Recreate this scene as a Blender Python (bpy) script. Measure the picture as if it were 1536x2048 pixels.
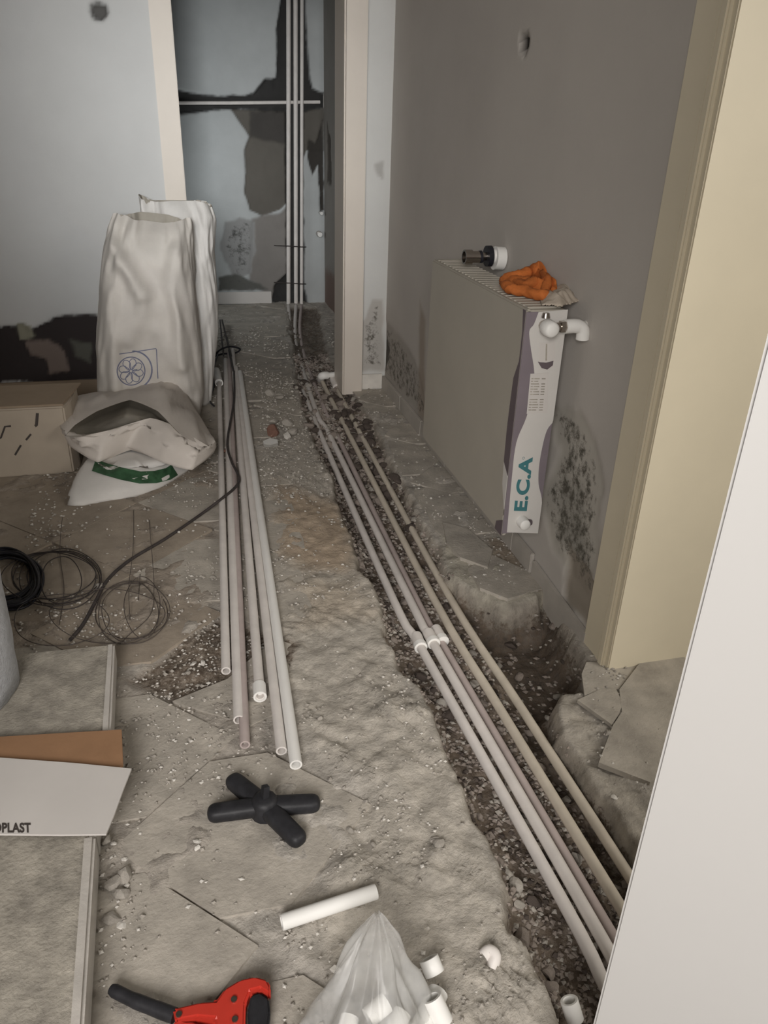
import bpy, bmesh, math, random
import numpy as np
from mathutils import Vector, Matrix
from mathutils.bvhtree import BVHTree
random.seed(7)
RNG = np.random.RandomState(11)
D = bpy.data
COL = bpy.context.scene.collection
for o in list(D.objects): D.objects.remove(o)

# ------------------------------------------------------------------ camera
F, CX, CY, H = 1545.0, 768.0, 1024.0, 1.30          # image taken as 1536 x 2048
_p, _y, _r = math.radians(26.6), math.radians(14.9), math.radians(1.9)
FW = np.array([math.sin(_y)*math.cos(_p), math.cos(_y)*math.cos(_p), -math.sin(_p)])
_rt = np.array([math.cos(_y), -math.sin(_y), 0.0])
_up = np.cross(_rt, FW)
RT = _rt*math.cos(_r) + _up*math.sin(_r)
UP = -_rt*math.sin(_r) + _up*math.cos(_r)
CAM = np.array([0, 0, H])
cd = D.cameras.new('camera'); cam = D.objects.new('camera', cd); COL.objects.link(cam)
cd.sensor_fit = 'HORIZONTAL'; cd.sensor_width = 36; cd.lens = 36*F/1536; cd.clip_start = 0.02
m = Matrix.Identity(4)
for i in range(3):
    m[i][0] = RT[i]; m[i][1] = UP[i]; m[i][2] = -FW[i]; m[i][3] = CAM[i]
cam.matrix_world = m
bpy.context.scene.camera = cam

# ------------------------------------------------------------------ light and exposure
sc = bpy.context.scene
sc.view_settings.view_transform = 'Standard'; sc.view_settings.look = 'None'
sc.view_settings.gamma = 1; sc.view_settings.use_curve_mapping = False
sc.view_settings.exposure = 0.0
w = D.worlds.new('world'); sc.world = w; w.use_nodes = True
w.node_tree.nodes['Background'].inputs[0].default_value = (0.80, 0.88, 1.0, 1)
w.node_tree.nodes['Background'].inputs[1].default_value = 0.3
def area(name, loc, target, sx, sy, power, color, spread=180):
    l = D.lights.new(name, 'AREA'); l.shape = 'RECTANGLE'; l.size = sx; l.size_y = sy
    l.energy = power; l.color = color; l.spread = math.radians(spread)
    o = D.objects.new(name, l); COL.objects.link(o); o.location = loc
    o.rotation_euler = (Vector(target)-Vector(loc)).to_track_quat('-Z', 'Y').to_euler()
    return o
area('window_light', (-.75, -1.7, 1.95), (0.45, 1.9, 0.35), 1.2, 1.3, 38, (1.0, 0.96, 0.925), 100)
area('end_wall_spot', (-.35, -2.3, 1.8), (0.15, 4.1, 1.3), 0.6, 0.8, 4.0, (0.96, 0.985, 1.0), 22)  # added narrow spot, brightens the end wall beside the doorway
area('side_room_light', (2.3, -.1, 1.7), (1.15, 1.5, 0.5), 0.9, 1.1, 14, (1.0, 0.95, 0.87), 120)
area('far_room_window', (-.75, 5.45, .9), (0.5, 6.25, 0.7), 0.7, 0.6, 3.6, (0.93, 0.98, 1.0), 140)

# ------------------------------------------------------------------ helpers
def ray(px, py): return FW + RT*(px-CX)/F - UP*(py-CY)/F
def onz(px, py, z=0.0):
    d = ray(px, py); return CAM + d*((z-H)/d[2])
def onx(px, py, x):
    d = ray(px, py); return CAM + d*(x/d[0])
def ony(px, py, y):
    d = ray(px, py); return CAM + d*(y/d[1])

def nd(nt, t, **kw):
    n = nt.nodes.new(t)
    for k, v in kw.items():
        if hasattr(n, k): setattr(n, k, v)
        else: n.inputs[k].default_value = v
    return n
def mat(name, color, rough=0.8, var=0.12, scale=8, bump=0.0, bscale=60, metal=0.0, attr=False,
        speck=None, spscale=45, alpha=1.0, trans=0.0, spec=0.3, dark=None, sheen=0):
    """principled material: base colour with noise variation, optional vertex colour and speckle mask"""
    mt = D.materials.new(name); mt.use_nodes = True; nt = mt.node_tree
    b = nt.nodes['Principled BSDF']; L = nt.links.new
    b.inputs['Roughness'].default_value = rough; b.inputs['Metallic'].default_value = metal
    b.inputs['Specular IOR Level'].default_value = spec
    b.inputs['Alpha'].default_value = alpha
    b.inputs['Transmission Weight'].default_value = trans
    tc = nd(nt, 'ShaderNodeTexCoord'); src = tc.outputs['Object']
    if attr:
        a = nd(nt, 'ShaderNodeAttribute', attribute_name='Col'); base = a.outputs['Color']
    else:
        rgb = nd(nt, 'ShaderNodeRGB'); rgb.outputs[0].default_value = (*color, 1); base = rgb.outputs[0]
    if speck is not None:
        a2 = nd(nt, 'ShaderNodeAttribute', attribute_name='spk')
        n2 = nd(nt, 'ShaderNodeTexNoise', Scale=spscale, Detail=12.0, Roughness=0.8); L(src, n2.inputs['Vector'])
        ad = nd(nt, 'ShaderNodeMath', operation='ADD'); L(a2.outputs['Fac'], ad.inputs[0]); L(n2.outputs['Fac'], ad.inputs[1])
        mr = nd(nt, 'ShaderNodeMapRange'); mr.inputs[1].default_value = 0.93; mr.inputs[2].default_value = 1.05
        L(ad.outputs[0], mr.inputs[0])
        mx = nd(nt, 'ShaderNodeMix', data_type='RGBA'); L(mr.outputs[0], mx.inputs[0]); L(base, mx.inputs[6])
        mx.inputs[7].default_value = (*speck, 1); base = mx.outputs[2]
    n = nd(nt, 'ShaderNodeTexNoise', Scale=scale, Detail=6.0, Roughness=0.6); L(src, n.inputs['Vector'])
    mr = nd(nt, 'ShaderNodeMapRange'); mr.inputs[1].default_value = 0.25; mr.inputs[2].default_value = 0.75
    mr.inputs[3].default_value = 1-var; mr.inputs[4].default_value = 1+var; L(n.outputs['Fac'], mr.inputs[0])
    vm = nd(nt, 'ShaderNodeVectorMath', operation='SCALE'); L(base, vm.inputs[0]); L(mr.outputs[0], vm.inputs['Scale'])
    L(vm.outputs[0], b.inputs['Base Color'])
    if bump:
        nb = nd(nt, 'ShaderNodeTexNoise', Scale=bscale, Detail=8.0, Roughness=0.65); L(src, nb.inputs['Vector'])
        bp = nd(nt, 'ShaderNodeBump', Strength=bump, Distance=0.006); L(nb.outputs['Fac'], bp.inputs['Height'])
        L(bp.outputs[0], b.inputs['Normal'])
    return mt

def tag(o, label=None, cat=None, group=None, kind=None):
    if label: o['label'] = label
    if cat: o['category'] = cat
    if group: o['group'] = group
    if kind: o['kind'] = kind
    return o
def mobj(name, V, Fc, mt=None, parent=None, smooth=False, flip=False):
    me = D.meshes.new(name); V = np.asarray(V, float)
    me.from_pydata([tuple(v) for v in V], [], [tuple(f) for f in Fc])
    me.validate(); me.update()
    if mt: me.materials.append(mt)
    if smooth: me.polygons.foreach_set('use_smooth', [True]*len(me.polygons))
    o = D.objects.new(name, me); COL.objects.link(o)
    if parent: o.parent = parent
    return o
def empty(name, loc, label, cat, group=None):
    o = D.objects.new(name, None); COL.objects.link(o); o.location = loc; o.empty_display_size = 0.05
    tag(o, label, cat, group); return o
def child(o, root):
    """parent while keeping the place in the world (roots are only translated)"""
    o.parent = root; o.matrix_parent_inverse = Matrix.Translation(-Vector(root.location)); return o
def box(name, a, b, mt, parent=None, bevel=0.0, kind=None):
    bm = bmesh.new(); bmesh.ops.create_cube(bm, size=1)
    a = Vector(a); b = Vector(b)
    for v in bm.verts: v.co = Vector((a[i]+(v.co[i]+.5)*(b[i]-a[i]) for i in range(3)))
    if bevel: bmesh.ops.bevel(bm, geom=bm.edges[:], offset=bevel, segments=2, affect='EDGES')
    me = D.meshes.new(name); bm.to_mesh(me); bm.free(); me.materials.append(mt)
    o = D.objects.new(name, me); COL.objects.link(o)
    if parent: child(o, parent)
    if kind: o['kind'] = kind
    return o
def prism(name, poly, z0, z1, mt, parent=None, bevel=0.0):
    n = len(poly); z0 = z0 if hasattr(z0, '__len__') else [z0]*n; z1 = z1 if hasattr(z1, '__len__') else [z1]*n
    bm = bmesh.new()
    lo = [bm.verts.new((p[0], p[1], z0[i])) for i, p in enumerate(poly)]
    hi = [bm.verts.new((p[0], p[1], z1[i])) for i, p in enumerate(poly)]
    bm.faces.new(hi); bm.faces.new(lo[::-1])
    for i in range(n): bm.faces.new((lo[i], lo[(i+1) % n], hi[(i+1) % n], hi[i]))
    bmesh.ops.recalc_face_normals(bm, faces=bm.faces[:])
    if bevel: bmesh.ops.bevel(bm, geom=bm.edges[:], offset=bevel, segments=2, affect='EDGES')
    me = D.meshes.new(name); bm.to_mesh(me); bm.free(); me.materials.append(mt)
    o = D.objects.new(name, me); COL.objects.link(o)
    if parent: child(o, parent)
    return o
def smooth_path(pts, n=8, closed=False):
    pts = [np.array(p, float) for p in pts]; out = []; N = len(pts)
    rng = range(N if closed else N-1)
    for i in rng:
        if closed: p0, p1, p2, p3 = pts[i-1], pts[i], pts[(i+1) % N], pts[(i+2) % N]
        else: p0, p1, p2, p3 = pts[max(i-1, 0)], pts[i], pts[i+1], pts[min(i+2, N-1)]
        for k in range(n):
            t = k/n
            out.append(.5*((2*p1)+(-p0+p2)*t+(2*p0-5*p1+4*p2-p3)*t*t+(-p0+3*p1-3*p2+p3)*t**3))
    if not closed: out.append(pts[-1])
    return out
def frames(pts, closed=False):
    pts = [np.array(p, float) for p in pts]; n = len(pts); T = []
    for i in range(n):
        a = pts[i-1] if (i > 0 or closed) else pts[i]; b = pts[(i+1) % n] if (i < n-1 or closed) else pts[i]
        t = b-a; T.append(t/(np.linalg.norm(t)+1e-9))
    u = np.cross(T[0], [0, 0, 1.0])
    if np.linalg.norm(u) < .1: u = np.cross(T[0], [1.0, 0, 0])
    u /= np.linalg.norm(u); U = []
    for t in T:
        u = u-t*(u@t); u /= np.linalg.norm(u)+1e-9; U.append(u.copy())
    return pts, T, U
def tube(name, pts, r, mt, parent=None, seg=12, closed=False, hollow=0.0, join=None):
    """swept tube; r number or list; hollow > 0 leaves open ends with a wall thickness"""
    pts, T, U = frames(pts, closed); n = len(pts)
    R = r if hasattr(r, '__len__') else [r]*n
    V = []; Fc = []
    def ring(c, u, w, rad):
        s = len(V)
        for k in range(seg):
            a = 2*math.pi*k/seg; V.append(c+u*math.cos(a)*rad+w*math.sin(a)*rad)
        return s
    def bridge(a, b):
        for k in range(seg): Fc.append((a+k, a+(k+1) % seg, b+(k+1) % seg, b+k))
    idx = [ring(pts[i], U[i], np.cross(T[i], U[i]), R[i]) for i in range(n)]
    for i in range(n-1): bridge(idx[i], idx[i+1])
    if closed: bridge(idx[-1], idx[0])
    else:
        for e, sgn in ((0, 1), (n-1, -1)):
            u = U[e]; w_ = np.cross(T[e], U[e])
            if hollow:
                dp = min(.05, .42*sum(np.linalg.norm(pts[i+1]-pts[i]) for i in range(n-1)))
                q = [ring(pts[e], u, w_, R[e]-hollow), ring(pts[e]+T[e]*sgn*dp, u, w_, R[e]-hollow)]
                if sgn == 1: bridge(q[0], idx[e]); bridge(q[1], q[0]); Fc.append(tuple(range(q[1], q[1]+seg))[::-1])
                else: bridge(idx[e], q[0]); bridge(q[0], q[1]); Fc.append(tuple(range(q[1], q[1]+seg)))
            else:
                f = tuple(range(idx[e], idx[e]+seg)); Fc.append(f[::-1] if sgn == 1 else f)
    if join is not None:
        off = len(join[0]); join[0].extend(V); join[1].extend([tuple(i+off for i in f) for f in Fc]); return
    o = mobj(name, V, Fc, mt, None, True); o.data.set_sharp_from_angle(angle=math.radians(48))
    if parent: child(o, parent)
    return o
def loft(name, rings, mt, parent=None, caps=(True, True), smooth=True, closed=True):
    n = len(rings[0]); V = [v for r in rings for v in r]; Fc = []
    m_ = n if closed else n-1
    for i in range(len(rings)-1):
        for k in range(m_): Fc.append((i*n+k, i*n+(k+1) % n, (i+1)*n+(k+1) % n, (i+1)*n+k))
    if caps[0]: Fc.append(tuple(range(n))[::-1])
    if caps[1]: Fc.append(tuple(range((len(rings)-1)*n, len(rings)*n)))
    o = mobj(name, V, Fc, mt, None, smooth)
    if parent: child(o, parent)
    return o
# numpy noise
_perm = RNG.rand(256, 256)
def vnoise(x, y):
    xi = np.floor(x).astype(int); yi = np.floor(y).astype(int); fx = x-xi; fy = y-yi
    fx = fx*fx*(3-2*fx); fy = fy*fy*(3-2*fy)
    g = lambda i, j: _perm[i % 256, j % 256]
    return (g(xi, yi)*(1-fx)+g(xi+1, yi)*fx)*(1-fy)+(g(xi, yi+1)*(1-fx)+g(xi+1, yi+1)*fx)*fy
def fbm(x, y, f=4.0, o=5, seed=0):
    s = 0; a = .5; t = 0
    for k in range(o):
        s = s+a*vnoise(x*f+17.3*k+seed*31.7, y*f+9.1*k+seed*13.3); t += a; a *= .5; f *= 2.03
    return s/t
def sst(a, b, x):
    t = np.clip((x-a)/(b-a), 0, 1); return t*t*(3-2*t)
def sdist(X, Y, poly):
    """signed distance to polygon, positive inside"""
    P = np.asarray(poly, float)[:, :2]; ins = np.zeros(X.shape, bool); dm = np.full(X.shape, 1e9)
    for i in range(len(P)):
        x1, y1 = P[i]; x2, y2 = P[(i+1) % len(P)]
        c = ((y1 > Y) != (y2 > Y)); xx = (x2-x1)*(Y-y1)/((y2-y1) if y2 != y1 else 1e-12)+x1
        ins ^= c & (X < xx)
        L2 = (x2-x1)**2+(y2-y1)**2+1e-12; t = np.clip(((X-x1)*(x2-x1)+(Y-y1)*(y2-y1))/L2, 0, 1)
        dm = np.minimum(dm, np.hypot(X-x1-t*(x2-x1), Y-y1-t*(y2-y1)))
    return np.where(ins, dm, -dm)
def grid_obj(name, PX, PY, PZ, colr, spk, mt, parent=None, smooth=True, keep=None, flip=False):
    r, c = PX.shape; V = np.stack([PX, PY, PZ], -1).reshape(-1, 3)
    i = np.arange(r*c).reshape(r, c)
    q = np.stack([i[:-1, :-1], i[:-1, 1:], i[1:, 1:], i[1:, :-1]], -1)
    q = q[keep] if keep is not None else q.reshape(-1, 4)
    if flip: q = q[:, ::-1]
    me = D.meshes.new(name); me.vertices.add(len(V)); me.vertices.foreach_set('co', V.ravel())
    me.loops.add(q.size); me.loops.foreach_set('vertex_index', q.ravel().astype(np.int32))
    me.polygons.add(len(q)); me.polygons.foreach_set('loop_start', np.arange(0, q.size, 4, dtype=np.int32))
    me.update(calc_edges=True); me.validate()
    if smooth: me.polygons.foreach_set('use_smooth', np.ones(len(q), bool))
    a = me.attributes.new('Col', 'FLOAT_COLOR', 'POINT')
    a.data.foreach_set('color', np.concatenate([colr.reshape(-1, 3), np.ones((r*c, 1))], 1).ravel())
    s = me.attributes.new('spk', 'FLOAT', 'POINT'); s.data.foreach_set('value', spk.ravel())
    me.materials.append(mt); o = D.objects.new(name, me); COL.objects.link(o)
    if parent: o.parent = parent
    return o
def relief(name, A, B, place, base, regions, mt, parent, noise=0.0015, flip=False):
    """plaster sheet: A,B in-plane axes; regions = (poly, depth, colour|None, speckle, edge noise, edge width)"""
    a, b = np.meshgrid(A, B); dep = (fbm(a, b, 2.2, 4, 3)-.5)*noise*2
    colr = np.ones(a.shape+(3,))*np.array(base); spk = np.zeros(a.shape)
    for poly, d, c, s, en, ew in regions:
        sd = sdist(a, b, poly)+(fbm(a, b, 14, 5, 5)-.5)*en*2
        k = sst(-ew*.5, ew*.5, sd); dep = dep+k*d*(0.8+.4*fbm(a, b, 25, 3, 8))
        if c is not None: colr = colr*(1-k[..., None])+np.array(c)*k[..., None]
        if s: spk = np.maximum(spk, sst(-.06, .06, sd)*s)
    X, Y, Z = place(a, b, dep)
    o = grid_obj(name, X, Y, Z, colr, spk, mt, None, True, flip=flip)
    if parent: child(o, parent)
    return o
def bvh_of(*objs):
    V = []; P = []
    for o in objs:
        off = len(V); mw = o.matrix_basis if o.parent is None else o.matrix_basis
        V += [v.co.copy() for v in o.data.vertices]; P += [tuple(i+off for i in p.vertices) for p in o.data.polygons]
    return BVHTree.FromPolygons(V, P)
def drape(bvh, pts, off=0.002):
    """drop marks on to a surface, along the line on which the photograph shows them"""
    out = []
    for px, py in pts:
        d = Vector(ray(px, py)).normalized(); h, n, i, t = bvh.ray_cast(Vector(CAM), d)
        if h is None: h = Vector(onz(px, py)); n = Vector((0, 0, 1))
        if n.dot(d) > 0: n = -n
        out.append(np.array(h+n*off))
    return out

# ------------------------------------------------------------------ materials
M = {}
M['wall'] = mat('wall_paint', (1, 1, 1), .85, .05, 3, .10, 90, attr=True, speck=(.10, .092, .075), spscale=24)
M['wallfar'] = mat('wall_far_paint', (1, 1, 1), .85, .08, 5, .15, 60, attr=True, speck=(.09, .09, .085), spscale=16)
M['floor'] = mat('dusty_floor', (1, 1, 1), .92, .3, 26, 1.0, 75, attr=True, speck=(.13, .10, .075), spscale=50)
M['tile'] = mat('dusty_tile', (.42, .385, .335), .75, .3, 11, .5, 80)
M['tile_brown'] = mat('walked_tile', (.33, .28, .225), .65, .25, 9, .35, 60)
M['plain'] = mat('plain_paint', (.50, .48, .45), .85, .05, 3, .1, 60)
M['cream'] = mat('cream_gloss', (.72, .65, .50), .45, .05, 3, .05, 20)
M['trimpink'] = mat('trim_gloss', (.66, .60, .53), .5, .05, 3, .05, 20)
M['white_door'] = mat('white_door', (.49, .48, .465), .5, .02, 2, .03, 15)
M['base_tile'] = mat('skirting_tile', (.43, .40, .36), .7, .15, 8, .1, 40)
M['pipe'] = mat('ppr_pipe', (.70, .66, .625), .5, .10, 14, .06, 80)
M['pipe_dirty'] = mat('ppr_pipe_dusty', (.50, .45, .40), .7, .25, 16, .15, 80)
M['pipe_tan'] = mat('ppr_pipe_tan', (.60, .54, .45), .55, .14, 12, .08, 80)
M['pipe_mauve'] = mat('ppr_pipe_mauve', (.46, .39, .37), .6, .14, 12, .08, 80)
M['pipe_white'] = mat('ppr_white', (.82, .81, .78), .42, .04, 10, .02, 40)
M['black'] = mat('black_plastic', (.022, .022, .025), .5, .4, 40, .15, 90)
M['wire'] = mat('dark_wire', (.05, .042, .04), .6, .3, 30)
M['wire_thin'] = mat('rusty_wire', (.085, .07, .062), .6, .3, 30)
M['rubber'] = mat('black_cable', (.018, .018, .024), .45, .3, 30)
M['sack'] = mat('woven_sack', (.60, .565, .52), .6, .10, 10, .12, 160, spec=.35)
M['sack2'] = mat('woven_sack_white', (.66, .64, .61), .55, .08, 10, .12, 160, spec=.35)
M['sack3'] = mat('open_sack', (.62, .57, .52), .55, .08, 8, .12, 160, spec=.35)
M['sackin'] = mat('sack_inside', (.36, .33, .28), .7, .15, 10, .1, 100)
M['green'] = mat('green_print', (.04, .10, .05), .5, .55, 22)
M['blue'] = mat('blue_print', (.17, .18, .26), .6, .25, 40)
M['card'] = mat('brown_card', (.32, .25, .18), .8, .1, 6, .1, 60)
M['cardo'] = mat('orange_card', (.31, .175, .095), .75, .14, 9, .1, 70)
M['cardw'] = mat('white_card', (.62, .59, .56), .7, .05, 4, .05, 40)
M['cardface'] = mat('pale_card', (.42, .36, .29), .8, .10, 5, .1, 60)
M['ink'] = mat('dark_ink', (.06, .05, .045), .7, .2, 20)
M['boxtop'] = mat('dusty_pack', (.37, .34, .29), .65, .4, 22, .7, 90)
M['wrap'] = mat('plastic_wrap', (.52, .49, .45), .3, .16, 12, .5, 18, spec=.7)
M['foam'] = mat('foam_block', (.52, .53, .55), .9, .14, 70, 1.0, 160)
M['rad'] = mat('radiator_film', (.42, .39, .335), .5, .05, 5, .12, 30)
M['radw'] = mat('radiator_white', (.62, .60, .57), .4, .05, 6)
M['radp'] = mat('radiator_violet_dark', (.13, .105, .115), .4, .1, 8)
M['radp2'] = mat('radiator_violet', (.21, .18, .20), .4, .1, 8)
M['teal'] = mat('teal_print', (.06, .19, .21), .5, .1, 20)
M['chrome'] = mat('chrome', (.45, .41, .37), .25, .2, 20, metal=1.0)
M['orange'] = mat('orange_cloth', (.52, .15, .035), .85, .35, 14, .3, 120)
M['rag'] = mat('cream_cloth', (.52, .45, .37), .9, .2, 14, .3, 120)
M['red'] = mat('red_paint', (.52, .04, .025), .35, .12, 10, spec=.5)
M['stone'] = mat('trench_stone', (.27, .23, .20), .9, .3, 12, .4, 50)
M['stone2'] = mat('grey_stone', (.38, .35, .31), .9, .25, 12, .4, 50)
M['stoned'] = mat('dark_stone', (.085, .068, .058), .9, .3, 12, .4, 50)
M['chip'] = mat('plaster_chip', (.66, .63, .58), .85, .15, 12, .3, 50)
M['redstone'] = mat('brick_chip', (.22, .12, .09), .9, .3, 12, .4, 50)
def bagmat():
    mt = D.materials.new('clear_film'); mt.use_nodes = True; nt = mt.node_tree; L = nt.links.new
    out = nt.nodes['Material Output']; b = nt.nodes['Principled BSDF']
    b.inputs['Base Color'].default_value = (.86, .86, .85, 1); b.inputs['Roughness'].default_value = .25
    tr = nd(nt, 'ShaderNodeBsdfTransparent'); tl = nd(nt, 'ShaderNodeBsdfTranslucent'); tl.inputs[0].default_value = (.8, .81, .78, 1)
    m1 = nd(nt, 'ShaderNodeMixShader'); m1.inputs[0].default_value = .35; L(b.outputs[0], m1.inputs[1]); L(tl.outputs[0], m1.inputs[2])
    n = nd(nt, 'ShaderNodeTexNoise', Scale=9.0, Detail=4.0); tc = nd(nt, 'ShaderNodeTexCoord'); L(tc.outputs['Object'], n.inputs[0])
    mr = nd(nt, 'ShaderNodeMapRange'); mr.inputs[1].default_value = .3; mr.inputs[2].default_value = .7; mr.inputs[3].default_value = .18; mr.inputs[4].default_value = .55
    L(n.outputs['Fac'], mr.inputs[0])
    m2 = nd(nt, 'ShaderNodeMixShader'); L(mr.outputs[0], m2.inputs[0]); L(tr.outputs[0], m2.inputs[1]); L(m1.outputs[0], m2.inputs[2])
    L(m2.outputs[0], out.inputs[0]); return mt
M['film'] = bagmat()

# ------------------------------------------------------------------ floor with its trench
px2 = lambda L_, z=0: [onz(x, y, z)[:2] for x, y in L_]
TL = [(575, 612), (580, 660), (588, 720), (598, 790), (618, 850), (640, 915), (664, 955), (680, 1020), (706, 1085), (718, 1135),
      (752, 1175), (762, 1245), (788, 1312), (828, 1365), (862, 1415), (882, 1490), (915, 1550), (940, 1625),
      (975, 1680), (1004, 1755), (1016, 1830), (1052, 1890), (1085, 1950), (1120, 2060), (1160, 2200)]
TR = [(640, 612), (655, 700), (690, 775), (722, 782), (712, 800), (750, 850), (785, 930), (812, 972), (850, 1048), (880, 1090), (896, 1140), (940, 1172), (1005, 1205),
      (1075, 1198), (1098, 1172), (1125, 1205), (1135, 1250), (1168, 1300), (1180, 1330), (1162, 1352), (1168, 1378), (1125, 1378),
      (1114, 1402), (1128, 1455), (1160, 1515), (1195, 1565), (1240, 1612), (1262, 1652), (1300, 1720), (1340, 1800), (1380, 1900), (1460, 2080)]
trench = px2(TL) + px2(TR)[::-1]
xs = np.arange(-1.65, 2.9, .0085); xs = xs[(xs < 1.15) | (np.arange(len(xs)) % 6 == 0)]
ys = [-0.6]
while ys[-1] < 6.45: ys.append(ys[-1]+(.03 if ys[-1] < .45 else .0065+.0035*max(ys[-1]-.6, 0)))
GX, GY = np.meshgrid(xs, np.array(ys))
base = np.array([.43, .398, .355]); colr = np.ones(GX.shape+(3,))*base
n1 = fbm(GX, GY, 5, 5, 1); n2 = fbm(GX, GY, 28, 4, 2); n3 = fbm(GX, GY, 70, 2, 6)
n4 = fbm(GX, GY, 11, 4, 61)
Z = -.0052+(n1-.5)*.012+(n2-.5)*.010+(n3-.5)*.005+sst(.56, .75, n4)*.008
colr *= ((0.74+.55*n1)*(.86+.28*n2))[..., None]
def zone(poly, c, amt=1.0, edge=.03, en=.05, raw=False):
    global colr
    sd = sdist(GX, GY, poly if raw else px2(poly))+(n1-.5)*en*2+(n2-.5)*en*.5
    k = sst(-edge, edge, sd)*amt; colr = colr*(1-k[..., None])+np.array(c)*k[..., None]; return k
# mortar band left of the trench: thick smears with trowel ridges
band = [(470, 930), (560, 900), (645, 905), (680, 1020), (760, 1170), (790, 1320), (880, 1480), (1000, 1740), (1120, 2060), (960, 2200),
        (700, 2000), (610, 1800), (770, 1580), (640, 1500), (560, 1350), (545, 1130)]
kb = zone(band, (.47, .43, .37), .6)
rid = np.sin((GX*0.9+GY*.55+(fbm(GX, GY, 3, 3, 9)-.5)*.35)*125)
kr = sst(.47, .60, fbm(GX, GY, 4.5, 3, 12))
Z += kb*(.006+(fbm(GX, GY, 9, 4, 14)-.45)*.034+kr*rid*.0055)
for pl, ax_, ay_, fq, am in (([(625, 1495), (700, 1490), (790, 1560), (760, 1600), (700, 1545)], .75, -.66, 430, .0042), ([(690, 1720), (830, 1690), (860, 1760), (720, 1800)], .35, .94, 380, .0045),
                              ([(960, 1880), (1040, 1860), (1100, 2060), (930, 2080)], .93, .36, 300, .006), ([(720, 1370), (850, 1400), (870, 1480), (740, 1450)], .85, .5, 330, .0035), ([(860, 1700), (960, 1690), (990, 1760), (900, 1790)], .6, .8, 420, .004)):
    kz = sst(-.02, .03, sdist(GX, GY, px2(pl))+(n2-.5)*.06); Z += kz*(np.sin((GX*ax_+GY*ay_+(fbm(GX, GY, 7, 3, 77)-.5)*.06)*fq)*am+.003)
zone([(545, 960), (690, 1010), (720, 1100), (700, 1150), (600, 1140), (545, 1110)], (.44, .335, .235), .75, .06)
zone([(560, 1150), (700, 1160), (750, 1230), (600, 1260)], (.45, .37, .28), .5, .06)
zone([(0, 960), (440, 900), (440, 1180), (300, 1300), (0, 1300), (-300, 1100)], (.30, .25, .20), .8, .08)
zone([(200, 1350), (440, 1290), (560, 1500), (460, 1640), (380, 1900), (210, 2048)], (.37, .33, .285), .6, .06)
zone([(440, 640), (580, 640), (600, 800), (660, 930), (470, 930), (440, 800)], (.36, .335, .30), .5, .08)
khole = zone([(250, 1358), (437, 1228), (600, 1290), (560, 1345), (455, 1356), (345, 1402)], (.27, .225, .18), .85, .02, .02); Z -= khole*.010
# trench
sd = sdist(GX, GY, trench)+(fbm(GX, GY, 13, 4, 21)-.5)*.035+(fbm(GX, GY, 45, 3, 22)-.5)*.012
deep = .085-.035*sst(3.1, 3.6, GY)-.02*sst(4.3, 5.0, GY)
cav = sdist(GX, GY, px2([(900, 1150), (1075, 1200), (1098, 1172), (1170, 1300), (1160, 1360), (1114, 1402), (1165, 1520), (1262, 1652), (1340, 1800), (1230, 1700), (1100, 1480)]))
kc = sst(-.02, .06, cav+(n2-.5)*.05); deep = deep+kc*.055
kt = sst(-.004, .022, sd); kt2 = sst(0, .07, sd)
Z = Z*(1-kt)+kt*(-(deep*.62+deep*.38*kt2)+(fbm(GX, GY, 18, 5, 23)-.5)*.03+(n3-.5)*.006)
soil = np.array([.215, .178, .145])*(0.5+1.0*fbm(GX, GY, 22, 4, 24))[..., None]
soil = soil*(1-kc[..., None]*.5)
wallc = np.array([.30, .265, .22])
lip = (sst(-.012, .004, sd)*(1-sst(.012, .03, sd)))[..., None]
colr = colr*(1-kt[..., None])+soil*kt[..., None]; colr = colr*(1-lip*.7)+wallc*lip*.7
far = sst(4.2, 4.8, GY)*(kt > .3)
colr = colr*(1-far[..., None]*.5)+np.array([.25, .235, .21])*far[..., None]*.5
# rough ledge right of the trench
shelf = zone([(880, 1045), (940, 1070), (1080, 1160), (1095, 1190), (1010, 1208), (900, 1150)], (.42, .39, .32), .8, .015, .02)
Z += shelf*(1-kt)*(-.004+.02*(fbm(GX, GY, 16, 3, 31)-.3))
kd = zone([(975, 1075), (1070, 1085), (1075, 1180), (1000, 1130)], (.26, .205, .15), .8, .015, .02)
ks = zone([(1110, 1370), (1170, 1400), (1220, 1500), (1300, 1600), (1350, 1800), (1400, 2000), (1250, 1700), (1150, 1520)], (.44, .40, .34), .6, .02, .02)
Z -= ks*(1-kt)*.012
spk = np.clip(khole*.45+kt*.42+kb*.22+.16, 0, .5)
Z = np.where(GX > 1.15, -.01, Z)
floor = grid_obj('floor', GX, GY, Z, colr, spk, M['floor']); floor['kind'] = 'structure'
fl_bvh = bvh_of(floor)
def ground(x, y):
    h, n, i, d = fl_bvh.ray_cast(Vector((x, y, 1)), Vector((0, 0, -1))); return h[2] if h else 0.0

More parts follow.
